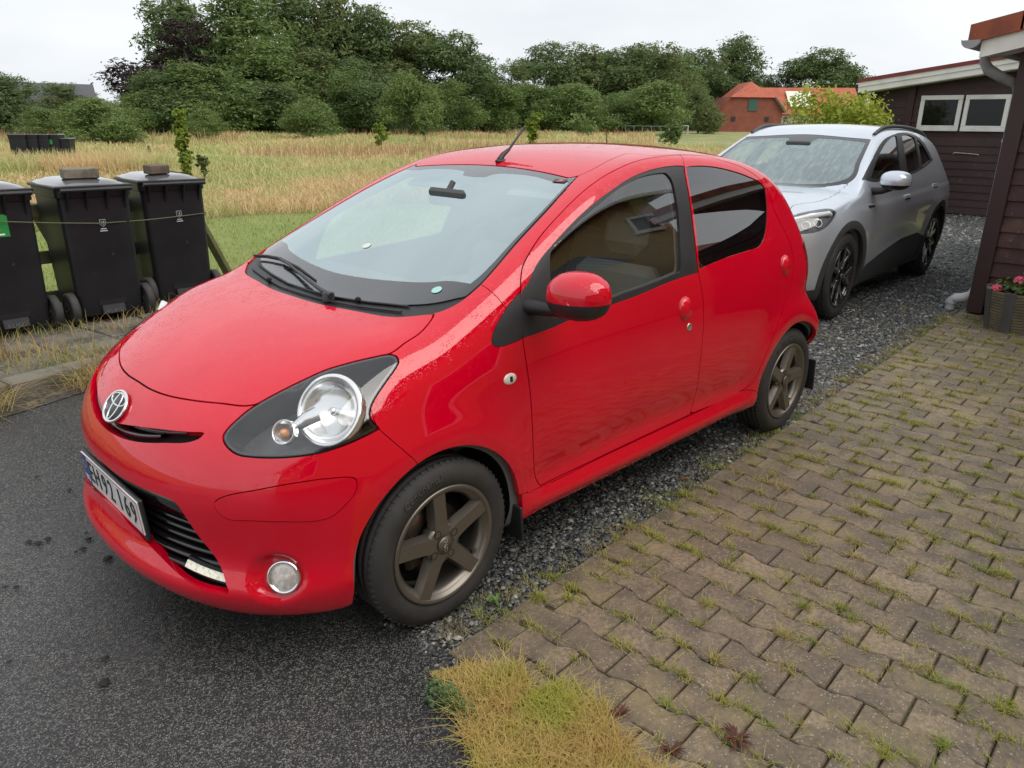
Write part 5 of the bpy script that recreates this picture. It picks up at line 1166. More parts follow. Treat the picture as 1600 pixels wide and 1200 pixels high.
# red brick farm far across the meadow
def farm():
    d = 125.; base = lambda u, v: at_dist(u, v, d)
    cpos = at_dist(1172, 190, d); zf = cpos[2]; ax = np.array([CR_[0], CR_[1], 0]); ax /= np.linalg.norm(ax); dp = np.array([-ax[1], ax[0], 0])
    f = tag(empty('farmhouse', (cpos[0], cpos[1], 0)), 'red brick farm building with orange tile roof and green gable hatch beyond the meadow', 'farmhouse')
    m_brick = mat('far_brick', (.26, .075, .045), .8, var=[(.8, (.20, .06, .04), .4, .6)]); m_rt = mat('far_tiles', (.40, .085, .035), .65, var=[(.5, (.30, .06, .03), .4, .65), (3, (.46, .13, .06), .55, .7)]); m_grn = mat('hatch_green', (.03, .10, .07), .6)
    sc = d/CAM_F*1.0
    def L(u, v, depth=0.): return np.array([(u-1172)*sc, depth, (190-v)*sc+max(zf, .4)])
    M3 = np.stack([ax, dp, [0, 0, 1]], 1)
    def add(nm, pts, faces, m, par=f): q = MB(); q.add(np.array(pts)@M3.T, faces); return q.build(nm, m, par)
    gab = [(1128, 190), (1216, 190), (1216, 176), (1201, 157), (1143, 157), (1128, 176)]
    n = len(gab); P0 = [L(u, v) for u, v in gab]; P1 = [L(u, v, 9.) for u, v in gab]; P0[0][2] = P0[1][2] = P1[0][2] = P1[1][2] = 0
    add('wall', P0+P1, [tuple(range(n))]+[(i, (i+1) % n, n+(i+1) % n, n+i) for i in range(n)], m_brick)
    add('roof', [L(1140, 158, -.4), L(1203, 158, -.4), L(1174, 136.5, 2.2), L(1128, 177, -.3), L(1122, 179, 9), L(1174, 136.5, 9), L(1219, 178, -.3), L(1222, 178, 9)], [(0, 1, 2), (0, 2, 5, 4, 3), (1, 6, 7, 5, 2)], m_rt)
    def rect(nm, u0, u1, v0, v1, m, d0=-.12, par=f): add(nm, [L(u, v, dd) for dd in (d0, .0) for u, v in ((u0, v0), (u1, v0), (u1, v1), (u0, v1))], [(0, 1, 2, 3), (0, 4, 5, 1), (1, 5, 6, 2), (2, 6, 7, 3), (3, 7, 4, 0)], m, par)
    rect('hatch', 1167, 1179.5, 160, 176, m_grn); 
    for u in (1148, 1195, 1221): rect('window', u-2.6, u+2.6, 183.5, 189.5, mat('far_dark', (.02, .02, .02), .3))
    add('verge_board', [L(1201, 158, -.5), L(1203, 157, -.5), L(1221, 177, -.5), L(1218, 178, -.5)], [(0, 1, 2, 3)], m_grn)
    W = [L(1204, 176, 4), L(1345, 176, 4), L(1345, 190, 4), L(1204, 190, 4)]; W[2][2] = W[3][2] = 0; W2 = [w+np.array([0, 8, 0]) for w in W]; add('wing_wall', W+W2, [(0, 1, 2, 3), (1, 5, 6, 2), (4, 7, 6, 5), (0, 3, 7, 4)], mat('far_white_wall', (.5, .45, .42), .8))
    add('wing_roof', [L(1190, 142, 8), L(1345, 140.5, 8), L(1345, 179, 3.4), L(1204, 179, 3.4), L(1345, 179, 12.6), L(1190, 179, 12.6)], [(0, 1, 2, 3), (0, 5, 4, 1)], m_rt)
    add('solar_panel', [L(1239, 146.5, 7.0), L(1275, 146.5, 7.0), L(1275, 168.5, 4.3), L(1239, 168.5, 4.3)], [(0, 1, 2, 3)], mat('far_panel', (.62, .62, .52), .4))
farm()
# grey roofed house in the trees, far behind the bins
hp = at_dist(60, 175, 95.); hh = tag(empty('house', (hp[0], hp[1], 0)), 'low house with plain dark grey roof half hidden among the trees', 'house'); a_ = CAM_YAW+R(30)-R(90); hh.rotation_euler = (0, 0, a_)
q = MB(); q.box(-3.5, 5, 0, 6, 0, 3.2); q.build('wall', mat('pale_wall', (.35, .33, .30), .8), hh); q = MB(); q.add([(-4, -.4, 3.1), (5.5, -.4, 3.1), (5.5, 3, 5.0), (-4, 3, 5.0), (-4, 6.4, 3.1), (5.5, 6.4, 3.1)], [(0, 1, 2, 3), (3, 2, 5, 4)]); q.build('roof', mat('slate_roof', (.075, .075, .085), .7), hh)
# yellow brick house behind the photographer (seen mirrored in the windows and paint)
yh = tag(empty('brick_house', (0, -5.4, 0)), 'yellow brick house with red roof and white eaves mirrored in the red door windows', 'house')
m_yb, t = newmat('yellow_brick'); br = t.n('TexBrick', Color1=(.62, .40, .14, 1), Color2=(.52, .33, .12, 1), Mortar=(.30, .25, .19, 1), Scale=1.); mpb = t.n('Mapping', Vector=t.co()); mpb.inputs['Rotation'].default_value = (R(90), 0, 0); t.set(br, 'Vector', mpb.outputs[0]); br.inputs['Scale'].default_value = 4.2; b = t.n('BsdfPrincipled', Base__Color=br.outputs[0], Roughness=.85); t.out(b.outputs[0])
q = MB(); q.box(-7, 9.2, -8, 0, 0, 2.6); q.add([(x, y, z) for x in (1.2, 9.2) for y, z in ((.0, 2.6), (0, 4.9), (-8, 4.9), (-8, 2.6))], [(0, 4, 5, 1), (0, 1, 2, 3), (4, 7, 6, 5), (2, 6, 7, 3)]); q.build('wall', m_yb, yh)
q = MB(); q.box(9.2, 20, -7, -.6, 0, 2.5); q.build('wing_wall', m_yb, yh)
m_ht = mat('house_tiles', (.22, .05, .035), .7, bump=(6, .6, .05))
q = MB(); q.add([(x, y, z) for x in (.7, 9.7) for y, z in ((.5, 4.8), (-4, 7.0), (-8.5, 4.8))], [(0, 3, 4, 1), (1, 4, 5, 2), (0, 1, 2), (3, 5, 4)]); q.build('roof', m_ht, yh)
q = MB(); q.add([(x, y, z) for x in (9.7, 20.5) for y, z in ((.0, 2.45), (-3.8, 4.5), (-7.6, 2.45))], [(0, 3, 4, 1), (1, 4, 5, 2), (0, 1, 2), (3, 5, 4)]); q.build('roof', m_ht, yh)
q = MB(); q.add([(x, y, z) for x in (-7.5, 1.2) for y, z in ((.5, 2.55), (-4, 4.5), (-8.5, 2.55))], [(0, 3, 4, 1), (1, 4, 5, 2), (0, 1, 2), (3, 5, 4)]); q.build('roof', m_ht, yh)
for x0, x1, y0, z0 in ((.7, 9.7, .44, 4.65), (9.71, 20.5, -.06, 2.3), (-7.5, .69, .44, 2.4)): q = MB(); q.bbox(x0, x1, y0, y0+.08, z0, z0+.2, .005); q.build('eave_board', m_white, yh)
for (x0, x1, y_, z0, z1) in ((2.0, 3.4, 0, .5, 1.9), (-4.5, -3.1, 0, .9, 2.0), (8.0, 8.9, 0, 3.5, 4.1), (10.5, 12.0, -.6, .6, 1.9), (13.0, 14.2, -.6, .6, 1.9)):
    w = empty('window', (0, y_, 0), 0, yh); q = MB()
    for bx in ((x0, x1, z0, z0+.09), (x0, x1, z1-.09, z1), (x0, x0+.09, z0+.091, z1-.091), (x1-.09, x1, z0+.091, z1-.091)): q.bbox(bx[0], bx[1], .01, .06, bx[2], bx[3], .004)
    q.build('frame', m_white, w); q = MB(); q.box(x0+.05, x1-.05, .005, .03, z0+.05, z1-.05); q.build('pane', m_pane, w)
aw = empty('porch_roof', (4.6, 0, .75), 0, yh); q = MB(); q.add([(x, y, z) for x in (-1., 1.6) for y, z in ((.02, 2.75), (1.0, 1.8), (1.0, 1.74), (.02, 2.69))], [(0, 1, 5, 4), (1, 2, 6, 5), (2, 3, 7, 6), (0, 3, 2, 1), (4, 5, 6, 7)])
q.build('porch_panel', mat('grey_sheet', (.22, .23, .24), .5), aw)
for k in range(13): q = MB(); x = -.95+k*.2; q.add([(x+dx, y, z+.02) for dx in (0, .02) for y, z in ((.03, 2.74), (1.0, 1.803), (1.0, 1.78), (.03, 2.72))], [(0, 1, 5, 4), (1, 2, 6, 5), (0, 3, 2, 1), (4, 5, 6, 7)]); q.build('batten', mat('grey_batten', (.14, .145, .15), .5), aw)
# ---------------------------------------------------------------- wheelie bins by the kerb
m_bin = mat('bin_plastic', (.009, .0095, .012), .38, spec=.35, var=[(3, (.015, .015, .018), .4, .65), (25, (.035, .035, .037), .67, .74)], bump=(220, .12, .001))
m_lid = mat('bin_lid', (.075, .078, .085), .14, coat=1., var=[(5, (.09, .09, .10), .45, .65)])  # base paler than the tub, painting in the sky reflected on the lid
m_logo = mat('bin_print', (.45, .46, .48), .6)
def bin_body(b, w=.495, d=.56, h=1.0):
    """front face (y=0) carries the handle and the wheels"""
    q = MB(); rows = []
    for z, fw, f0, f1 in ((.06, .95, .012, .80), (.10, .955, .006, .82), (.5, .975, .003, .9), (h-.07, 1., 0, 1.), (h-.065, 1.05, -.012, 1.03), (h, 1.05, -.014, 1.04)):
        hw = w/2*fw; y0, y1 = d*f0, d*f1; r = .045; ring = []
        for cx, cy, a0 in ((hw-r, y0+r, -90), (hw-r, y1-r, 0), (-hw+r, y1-r, 90), (-hw+r, y0+r, 180)):
            for k in range(5): a = R(a0+22.5*k); ring.append((cx+r*math.cos(a), cy+r*math.sin(a), z))
        rows.append(ring)
    n = len(rows[0]); V = [p for r in rows for p in r]; F = [(i*n+k, i*n+(k+1) % n, (i+1)*n+(k+1) % n, (i+1)*n+k) for i in range(len(rows)-1) for k in range(n)]
    q.add(V, F, False); q.add(rows[0], [tuple(range(n))[::-1]]); q.build('bin_tub', m_bin, b, smooth=False)
def make_bin(loc, rz, label, tilt=0., brick=True, sticker=False):
    b = tag(empty('wheelie_bin', loc, rz), label, 'bin', 'bins leaning in a row behind the kerb'); b.rotation_euler = (tilt, 0, rz); bin_body(b)
    q = MB(); w, d, h = .495, .56, 1.0; V = []; F = []; nx, ny = 12, 10         # domed lid
    for j in range(ny+1):
        for i in range(nx+1):
            x = -w/2*1.06+w*1.06*i/nx; y = -.01+d*1.07*j/ny; u_, v_ = 2*i/nx-1, 2*j/ny-1
            V.append((x*(1-.05*max(0, v_)), y, h+.012+.05*(1-u_**4)*(1-v_**4)**.7+.012*v_))
    for j in range(ny):
        for i in range(nx): k = j*(nx+1)+i; F.append((k, k+1, k+nx+2, k+nx+1))
    q.add(V, F, True); lid = q.build('lid', m_lid, b)
    q = MB(); q.bbox(-w/2*1.08, w/2*1.08, d*-.03, d*1.07, h-.006, h+.016, .006); q.build('lid_rim', m_bin, lid)
    hd = empty('handle', (0, 0, 0), 0, b); q = MB(); q.tube([(-w/2*.98, -.055, h-.012), (w/2*.98, -.055, h-.012)], .0155, 12); q.build('handle_bar', m_bin, hd)
    for x in (-.20, -.07, .07, .20):
        q = MB(); q.add([(x+dx, y, z) for dx in (-.006, .006) for y, z in ((-.07, h-.02), (-.01, h-.005), (-.002, h-.16), (-.02, h-.12))], [(0, 1, 2, 3), (7, 6, 5, 4), (0, 4, 5, 1), (1, 5, 6, 2), (2, 6, 7, 3), (3, 7, 4, 0)]); q.build('handle_bracket', m_bin, hd)
    q = MB(); q.tube([(-.275, .06, .122), (.275, .06, .122)], .011, 10); q.build('axle', mat('axle_steel', (.25, .25, .25), .4, .8), b)
    for s in (-1, 1):
        x = s*.272; wh = MB(); wh.lathe([(.02, -.03), (.09, -.024), (.105, -.03), (.122, -.022), (.122, .022), (.105, .03), (.09, .024), (.02, .03)], 'x', (x, .06, .122), n=32); wl = wh.build('wheel', m_rubber, b)
        wh = MB(); wh.lathe([(.03, -.034), (.028, .034)], 'x', (x, .06, .122), n=18)
        for k in range(6): th = k*math.pi/3; wh.tube([(x, .06+.02*math.cos(th), .122+.02*math.sin(th)), (x, .06+.092*math.cos(th), .122+.092*math.sin(th))], .024, 6)
        wh.build('wheel_hub', m_blackplastic, wl)
    q = MB(); q.bbox(-.085, .085, -.022, .03, .055, .13, .006, (R(-18), 0, 0), (0, 0, .09)); k = q.build('foot_tread', m_bin, b)
    V, F = textmesh('KLIKO', .042, .0015); M3 = np.array(Euler((R(72), 0, 0)).to_matrix()); q = MB(); q.add(V@M3.T+[0, -.029, .083], F); q.build('maker_lettering', mat('bin_relief', (.06, .06, .065), .45), k, fix=False)
    q = MB(); q.box(-.10, .10, -.004, .02, .132, .165); q.build('axle_recess', m_dark, b)
    if not sticker:      # crest outline and two small lines of print
        lg = empty('crest_print', (.02, -.003, .74), 0, b); S_ = [(-.02, .026), (.02, .026), (.02, -.008), (0, -.028), (-.02, -.008), (-.02, .026)]
        q = MB(); q.tube([(x, 0, z) for x, z in S_], .0018, 5); q.tube([(-.012, 0, .014), (-.002, 0, .002), (.012, 0, .012)], .0018, 5); q.tube([(-.012, 0, -.006), (0, 0, -.016), (.012, 0, -.004)], .0018, 5); q.tube([(.004, 0, .02), (.008, 0, .006), (.0, 0, -.006)], .0018, 5); q.build('crest_outline', m_logo, lg)
        for s_, z, sz in (('VEJLE', -.04, .014), ('KOMMUNE', -.055, .014)): V, F = textmesh(s_ if False else ('MMMM' if z > -.05 else 'MMMMMM'), sz, .0004); q = MB(); q.box(-.020 if z > -.05 else -.026, .020 if z > -.05 else .026, -.001, .0, z-.004, z+.003); q.build('print_line', m_logo, lg)
    else:
        st = MB(); st.box(-.075, .075, -.003, .002, .70, .85); s2 = st.build('green_sticker', mat('sticker_green', (.02, .22, .05), .45), b)
        q = MB(); q.prism([(-.022, .745), (-.014, .765), (-.014, .785), (-.024, .806), (-.008, .803), (0, .800), (.010, .806), (.024, .803), (.014, .785), (.014, .765), (.022, .745), (0, .752)], -.0055, -.003, 'y'); q.build('apple_core_icon', mat('icon_white', (.75, .75, .75), .5), s2); q = MB(); q.box(-.045, .045, -.0045, -.003, .712, .722); q.build('print_line', mat('icon_white', (.75,)*3, .5), s2)
    return b
b1 = make_bin((-.16, 3.74, .065), R(3), 'dark bin with a green food waste sticker at the end of the row', 0., sticker=True)
b2 = make_bin((.50, 3.76, .065), R(2), 'dark bin with a long pale brick on its lid, between two other bins', 0.)
b3 = make_bin((1.155, 3.98, .065), R(-2), 'dark bin with a short brown brick on its lid beside the slanting timber prop', 0.)
m_br = mat('old_brick_block', (.19, .165, .125), .85, var=[(10, (.10, .09, .07), .45, .65)], bump=(40, .6, .01))
q = MB(); q.bbox(-.12, .12, -.055, .055, 0, .075, .008); o = q.build('brick_block', m_br); o.location = (.47, 3.93, 1.122); o.rotation_euler = (R(2), 0, R(-4)); tag(o, 'long pale grey block weighing down the lid of the middle bin', 'brick')
q = MB(); q.bbox(-.085, .085, -.055, .055, 0, .072, .008); o = q.build('brick_block', mat('brown_block', (.13, .095, .07), .85, var=[(10, (.08, .06, .045), .45, .65)], bump=(40, .6, .01))); o.location = (1.10, 4.13, 1.122); o.rotation_euler = (R(2), 0, R(12)); tag(o, 'short brown block on the lid of the bin by the timber prop', 'brick')
# cord tied across the bins
q = MB(); q.tube([(-.75, 3.71, .93), (-.16, 3.715, .875), (.20, 3.725, .835), (.50, 3.735, .808), (.85, 3.80, .80), (1.155, 3.955, .79), (1.40, 3.97, .80), (1.43, 4.2, .80)], .004, 6); tag(q.build('cord', mat('green_cord', (.10, .12, .055), .8)), 'thin green cord stretched across the fronts of the three bins', 'cord')
# timber rack behind the bins
m_wood = mat('mossy_timber', (.13, .115, .06), .85, var=[(6, (.075, .08, .035), .42, .62), (30, (.19, .17, .11), .6, .72)], bump=(50, .4, .006))
rk = tag(empty('timber_rack', (.5, 4.5, 0)), 'mossy timber rack with rails and slanting props behind the bins', 'rack')
def beam(nm, a, b, w=.09, h=.03):
    a, b = np.array(a)-[.5, 4.5, 0], np.array(b)-[.5, 4.5, 0]; d = b-a; L = np.linalg.norm(d); q = MB(); q.bbox(-w/2, w/2, -h/2, h/2, 0, L, .004); o = q.build(nm, m_wood, rk); o.matrix_local = Matrix.Translation(Vector(a)) @ Vector(d).to_track_quat('Z', 'Y').to_matrix().to_4x4()
for x in (-.55, .18, .85, 1.45): beam('post', (x, 4.45, -.1), (x, 4.45, .92), .07, .07)
for z in (.18, .50, .86): beam('rail', (-.9, 4.39, z), (1.48, 4.39, z), .03, .10)
beam('prop', (1.48, 4.5, .85), (1.95, 4.75, -.05), .08, .05); beam('prop', (.25, 4.5, .90), (.62, 4.75, -.05), .08, .05)
beam('ground_beam', (.1, 3.98, .10), (1.6, 4.2, .10), .06, .08)
# distant bins across the meadow
for k, (u, lab) in enumerate(((30, 'far bin at the outer end of the row in the tall grass'), (48, 'far bin second in the row standing in tall grass'), (66, 'far bin third in the row standing in tall grass'), (82, 'far bin with a small green sticker in the tall grass'), (98, 'lower far bin at the inner end of the row in tall grass'))):
    p = at_dist(u, 240, 29.); b = tag(empty('wheelie_bin', (p[0], p[1], .04-(.12 if k == 4 else 0)), R(-35)), lab, 'bin', 'bins far off in the meadow grass'); b.scale = (.98, .98, .98); bin_body(b, .5, .55); q = MB(); q.bbox(-.27, .27, -.02, .60, 1.0, 1.04, .015); q.build('lid', m_lid, b)
    if k == 3: q = MB(); q.box(-.06, .06, -.012, -.004, .72, .86); q.build('green_sticker', MATS['sticker_green'], b)
# football goals and posts in the meadow
m_goal = mat('goal_white', (.62, .62, .60), .5)
def goal(u0, u1, v0, v1, d, lab):
    a, b = at_dist(u0, v1, d), at_dist(u1, v1, d); z = rise(a[0], a[1]); top = z+(v1-v0)*d/CAM_F; g = tag(empty('goal_frame', (a[0], a[1], z)), lab, 'goal'); dv = np.array([b[0]-a[0], b[1]-a[1], 0]); bk = np.array([CF_[0], CF_[1], 0]); bk = bk/np.linalg.norm(bk)*1.0
    for nm, p, q_ in (('post', 0*dv, [0, 0, top-z]), ('post', dv, dv+[0, 0, top-z]), ('crossbar', [0, 0, top-z], dv+[0, 0, top-z]), ('back_stay', dv+[0, 0, top-z], dv+bk*1.2+[0, 0, 0]), ('back_stay', [0, 0, top-z], bk*1.2)):
        k = MB(); k.tube([p, q_], .055, 6); k.build(nm, m_goal, g)
goal(676, 703, 184, 207, 75., 'small white goal frame standing in the dry grass near a young tree'); goal(1047, 1076, 178.5, 190, 95., 'white goal frame at the edge of the green field before the farm')
for (u, v0, v1, d, lab) in ((948, 190, 210, 48., 'thin grey post standing alone in the dry grass'), (231, 209, 224, 34., 'short dark stake in the tall grass beyond the bins')):
    p = at_dist(u, v1, d); z = rise(p[0], p[1]); q = MB(); q.tube([(0, 0, -.1), (.02, 0, .5*(v1-v0)*d/CAM_F), (0, 0, (v1-v0)*d/CAM_F)], [.05, .045, .04], 7); o = q.build('marker_post', m_wood); o.location = (p[0], p[1], z); tag(o, lab, 'post')
fp = [at_dist(u, 186, 90.) for u in np.linspace(978, 1046, 6)]; fe = tag(empty('field_fence', (fp[0][0], fp[0][1], 0)), 'low pale rail fence at the far edge of the green field', 'fence')
for p in fp: z = rise(p[0], p[1]); q = MB(); q.tube([(p[0]-fp[0][0], p[1]-fp[0][1], z), (p[0]-fp[0][0], p[1]-fp[0][1], z+.95)], .035, 6); q.build('post', mat('grey_rail', (.40, .42, .42), .6), fe)
q = MB(); z = rise(fp[0][0], fp[0][1])+.9; q.tube([(p[0]-fp[0][0], p[1]-fp[0][1], z) for p in fp], .035, 6); q.build('rail', mat('grey_rail', (.40, .42, .42), .6), fe)
# ---------------------------------------------------------------- vegetation
def leaf_mat(name, c1, c2, c3, trans=.35):
    m, t = newmat(name); r = island_random(t); c = t.mix(r, c1, c2); c = t.mix(t.ramp(t.noise(.5, 3), (.45, 0.), (.7, .7)), c, c3)
    a = t.n('BsdfPrincipled', Base__Color=c, Roughness=.6); a.inputs['Specular IOR Level'].default_value = .3; b = t.n('BsdfTranslucent', Color=c); k = t.n('MixShader', Fac=trans); t.set(k, 1, a.outputs[0]); t.set(k, 2, b.outputs[0]); t.out(k.outputs[0]); return m
L_dark = leaf_mat('leaf_dark', (.072, .115, .042), (.135, .195, .068), (.145, .205, .072)); L_mid = leaf_mat('leaf_mid', (.09, .145, .04), (.16, .225, .065), (.17, .245, .07)); L_light = leaf_mat('leaf_light', (.11, .17, .045), (.19, .26, .075), (.21, .29, .10)); L_copper = leaf_mat('leaf_copper', (.018, .010, .012), (.045, .022, .024), (.03, .03, .015)); L_gold = leaf_mat('leaf_gold', (.20, .26, .03), (.42, .46, .05), (.30, .36, .04)); L_olive = leaf_mat('leaf_olive', (.10, .132, .044), (.172, .205, .072), (.15, .20, .07)); L_yg = leaf_mat('leaf_yellowgreen', (.12, .19, .02), (.26, .32, .04), (.18, .28, .03))
m_bark = mat('bark', (.06, .05, .04), .9, bump=(8, .6, .03))
def leaf_cards(C, N, size, r, simple=False):
    """one bent leaf spray (2 quads) per centre, normals near N"""
    n = len(C); a = r.normal(0, 1, (n, 3)); N = N+a*.7; N /= np.linalg.norm(N, axis=1, keepdims=True); u = np.cross(N, r.normal(0, 1, (n, 3))); u /= np.linalg.norm(u, axis=1, keepdims=True)+1e-9; v = np.cross(N, u)
    s = (size*np.exp(r.normal(0, .3, n)))[:, None]; L, W = s, s*.42
    P = [C-v*W*.25-u*L*.5, C+v*W*.25-u*L*.5, C+v*W*.6+N*s*.06, C-v*W*.6+N*s*.06, C+v*W*.12+u*L*.5-N*s*.08, C-v*W*.12+u*L*.5-N*s*.08]
    if simple: V = np.stack([P[0], (P[1]+P[2])/2, P[4], (P[3]+P[5])/2-N*s*.1], 1).reshape(-1, 3); return V, np.arange(n)[:, None]*4+[0, 1, 2, 3]
    V = np.stack(P, 1).reshape(-1, 3); i = np.arange(n)[:, None]*6; return V, np.concatenate([i+[0, 1, 2, 3], i+[3, 2, 4, 5]])
def crown(name, lobes, nclump, per, size, spread, seed, m, simple=False):
    """lobes (x,y,z,rx,ry,rz) fill; clumps sit near the lobe skins, leaves round each clump"""
    r = np.random.default_rng(seed); C = []; N = []; vol = np.array([l[3]*l[5] for l in lobes]); pick = r.choice(len(lobes), nclump, p=vol/vol.sum())
    for k in pick:
        l = lobes[k]; d = r.normal(0, 1, 3); d /= np.linalg.norm(d); d[2] = d[2]*.9+.1; rr = r.uniform(.5, 1.)**.6*(1.28 if r.uniform() < .12 else 1.); c = np.array(l[:3])+d*np.array(l[3:])*rr
        sp_ = spread*r.uniform(.6, 1.4); q = r.normal(0, 1, (per, 3)); q /= np.linalg.norm(q, axis=1, keepdims=True); q *= (r.uniform(0, 1, (per, 1))**.45); C.append(c+q*sp_*[1, 1, .62]); N.append(q*.7+d*.5+[0, 0, .45])
    V, F = leaf_cards(np.concatenate(C), np.concatenate(N), size, r, simple); me = npmesh(name, V, F); me.materials.append(m); return me
def limbs(h, r0, lobes, seed):
    r = np.random.default_rng(seed); q = MB(); n = 7; P = np.array([(r.normal(0, .02)*h*(k/n), r.normal(0, .02)*h*(k/n), h*k/n*.85) for k in range(n+1)]); q.tube(P, np.linspace(r0, r0*.25, n+1), 8)
    for l in lobes[:10]:
        k = r.integers(2, n-1); a = P[k]; b = np.array(l[:3]); q.tube([a, (a+b)/2+[0, 0, -.05*h*.5], b], [r0*.4, r0*.22, r0*.06], 5)
    me = bpy.data.meshes.new('trunk'); me.from_pydata(np.concatenate(q.V).tolist(), [], q.F); me.polygons.foreach_set('use_smooth', [True]*len(q.F)); me.update(); me.materials.append(m_bark); return me
def tree_kind(h, w, kind, seed, m, nc=300, per=16, size=.34):
    r = np.random.default_rng(seed); lobes = []
    if kind == 'round':
        for k in range(13): a, t = r.uniform(0, 6.28), r.uniform(0, 1); z = h*(.08+.74*t); rad = w/2*math.sin(math.pi*(.18+.72*t))*r.uniform(.45, .75); s = r.uniform(.42, .56)*w/2*(1.1-.40*t); lobes.append((rad*math.cos(a), rad*math.sin(a), z, s, s, s*.85))
        lobes.append((0, 0, h*.86, w*.2, w*.2, h*.12))
    elif kind == 'tall':
        for k in range(16): a, t = r.uniform(0, 6.28), k/15; z = h*(.12+.80*t); rad = w/2*(1-.70*t**1.8)*r.uniform(.25, .6); s = w/2*(.62-.28*t)*r.uniform(.8, 1.2); lobes.append((rad*math.cos(a), rad*math.sin(a), z, s, s, s*1.05))
        lobes.append((0, 0, h*.93, w*.11, w*.11, h*.07))
    else:
        for k in range(18): a, t = r.uniform(0, 6.28), r.uniform(.0, 1); z = h*(.12+.70*t); rad = w/2*(1-.75*t*t)*r.uniform(.15, .72); s = w/2*r.uniform(.16, .40)*(1-.4*t); lobes.append((rad*math.cos(a), rad*math.sin(a), z, s, s, min(s*1.3, h*.30)))
    return crown('crown', lobes, nc, per, size, w*.085, seed, m, True), limbs(h, max(.02, h*.022), lobes, seed)
PROT = {}
def tree(nm, u, vtop, vbase, wpx, d, kind, m, lab, group, seed, hbase=None, thick=1.):
    """placed by where it meets the ground; its size follows from its distance"""
    p = at_dist(u, vbase, d); z = float(rise(p[0], p[1])); k = d/CAM_F
    dirn = ray(u, vtop); topz = CAM_P[2]+dirn[2]/math.hypot(dirn[0], dirn[1])*d; h = max(.5, topz-z); w = wpx*k*(1.42 if kind == 'bush' else 1.30)
    key = (kind, m.name, seed % 2)
    if key not in PROT: PROT[key] = tree_kind(10., 8. if kind != 'bush' else 12., kind, 100+seed % 2+len(PROT)*7, m, *((1320, 18, .27) if kind != 'bush' else (1300, 18, .28)))
    cr_, tk = PROT[key]; H0, W0 = 10., 8. if kind != 'bush' else 12.
    t = tag(empty(nm, (p[0], p[1], z), rng.uniform(0, 6.28)), lab, 'bush' if kind == 'bush' else 'tree', group); t.scale = (w/W0*1.02, w/W0*1.02, h/H0*1.0)
    link('crown', cr_, None, t); link('trunk', tk, None, t); return t
G1, G2 = 'trees of the big clump beyond the meadow', 'trees of the low row behind the farm field'
bigs = [('tall_tree', 20, 118, 214, 90, 58, 'tall', L_dark, 'dark tree by the low grey roof at the edge of the view'), ('tree', 105, 128, 208, 75, 95, 'round', L_olive, 'grey green tree just behind the low grey roof'), ('tree', 75, 142, 208, 60, 100, 'round', L_dark, 'small dark tree peeping over the low grey roof'), ('tree', 140, 140, 208, 60, 98, 'round', L_olive, 'small olive tree between the grey roof and the tall clump'),
    ('copper_beech', 305, 30, 205, 130, 74, 'round', L_copper, 'dark purple copper beech in front of the tall green clump'), ('tall_tree', 300, 2, 205, 130, 80, 'tall', L_dark, 'tall tree with jagged top rising behind the copper beech'), ('tall_tree', 388, -14, 200, 150, 82, 'tall', L_mid, 'tallest pale green tree next to the copper beech'), ('tall_tree', 470, -18, 198, 120, 86, 'tall', L_dark, 'very tall dark tree at the heart of the clump'), ('tall_tree', 535, -4, 196, 120, 86, 'tall', L_olive, 'tall loose tree beside the dark heart of the clump'), ('tall_tree', 590, 18, 194, 110, 84, 'tall', L_dark, 'tall feathery tree before the clump falls away'), ('tall_tree', 650, 28, 192, 120, 84, 'round', L_olive, 'broad olive tree on the falling side of the clump'), ('tall_tree', 715, 48, 192, 110, 82, 'round', L_dark, 'last tree of the clump with branches leaning over the gap'),
    ('tree', 420, 60, 198, 130, 76, 'round', L_mid, 'mid green tree under the tallest tree of the clump'), ('tree', 560, 90, 195, 110, 76, 'round', L_dark, 'dark lower tree under the feathery tall tree'), ('tree', 500, 80, 196, 110, 76, 'tall', L_olive, 'lower olive tree in front of the dark heart of the clump')]
for k, (nm, u, vt, vb, wp, d, kd, m, lab) in enumerate(bigs): tree(nm, u, vt, vb, wp, d, kd, m, lab, G1, k)
lows = [('tree', 852, 60, 188, 100, 118, 'round', L_dark, 'dark round tree where the low row begins after the gap'), ('tree', 905, 66, 188, 100, 120, 'round', L_olive, 'olive tree with a notched top in the low row'), ('tree', 965, 68, 188, 110, 122, 'round', L_dark, 'dark broad tree in the middle of the low row'), ('tree', 1020, 66, 188, 110, 122, 'round', L_olive, 'large rounded olive tree in the low row'), ('tree', 1080, 70, 188, 90, 140, 'round', L_dark, 'dark tree in the low row with two humps'), ('tree', 1140, 62, 188, 85, 148, 'tall', L_dark, 'tall dark tree directly beside the farm gable'), ('tree', 1185, 112, 188, 60, 150, 'round', L_dark, 'small dark tree just above the farm gable peak'), ('tree', 1278, 74, 186, 105, 150, 'round', L_dark, 'large round tree standing behind the farm roof'), ('tree', 1222, 108, 186, 60, 150, 'round', L_dark, 'low dark tree between gable and the round tree behind the farm')]
lows += [('tree', 800, 92, 189, 70, 112, 'round', L_olive, 'low olive tree filling the dip before the low row'), ('tree', 932, 78, 188, 80, 128, 'round', L_mid, 'mid green tree squeezed behind the notched olive tree'), ('tree', 995, 76, 188, 80, 130, 'tall', L_dark, 'dark upright tree behind the large rounded olive tree'), ('tree', 1050, 80, 188, 80, 132, 'round', L_mid, 'mid green tree between the olive tree and the two humped one'), ('tree', 1115, 84, 188, 70, 146, 'round', L_olive, 'olive tree between the two humped tree and the farm')]
for k, (nm, u, vt, vb, wp, d, kd, m, lab) in enumerate(lows): tree(nm, u, vt, vb, wp, d, kd, m, lab, G2, k)
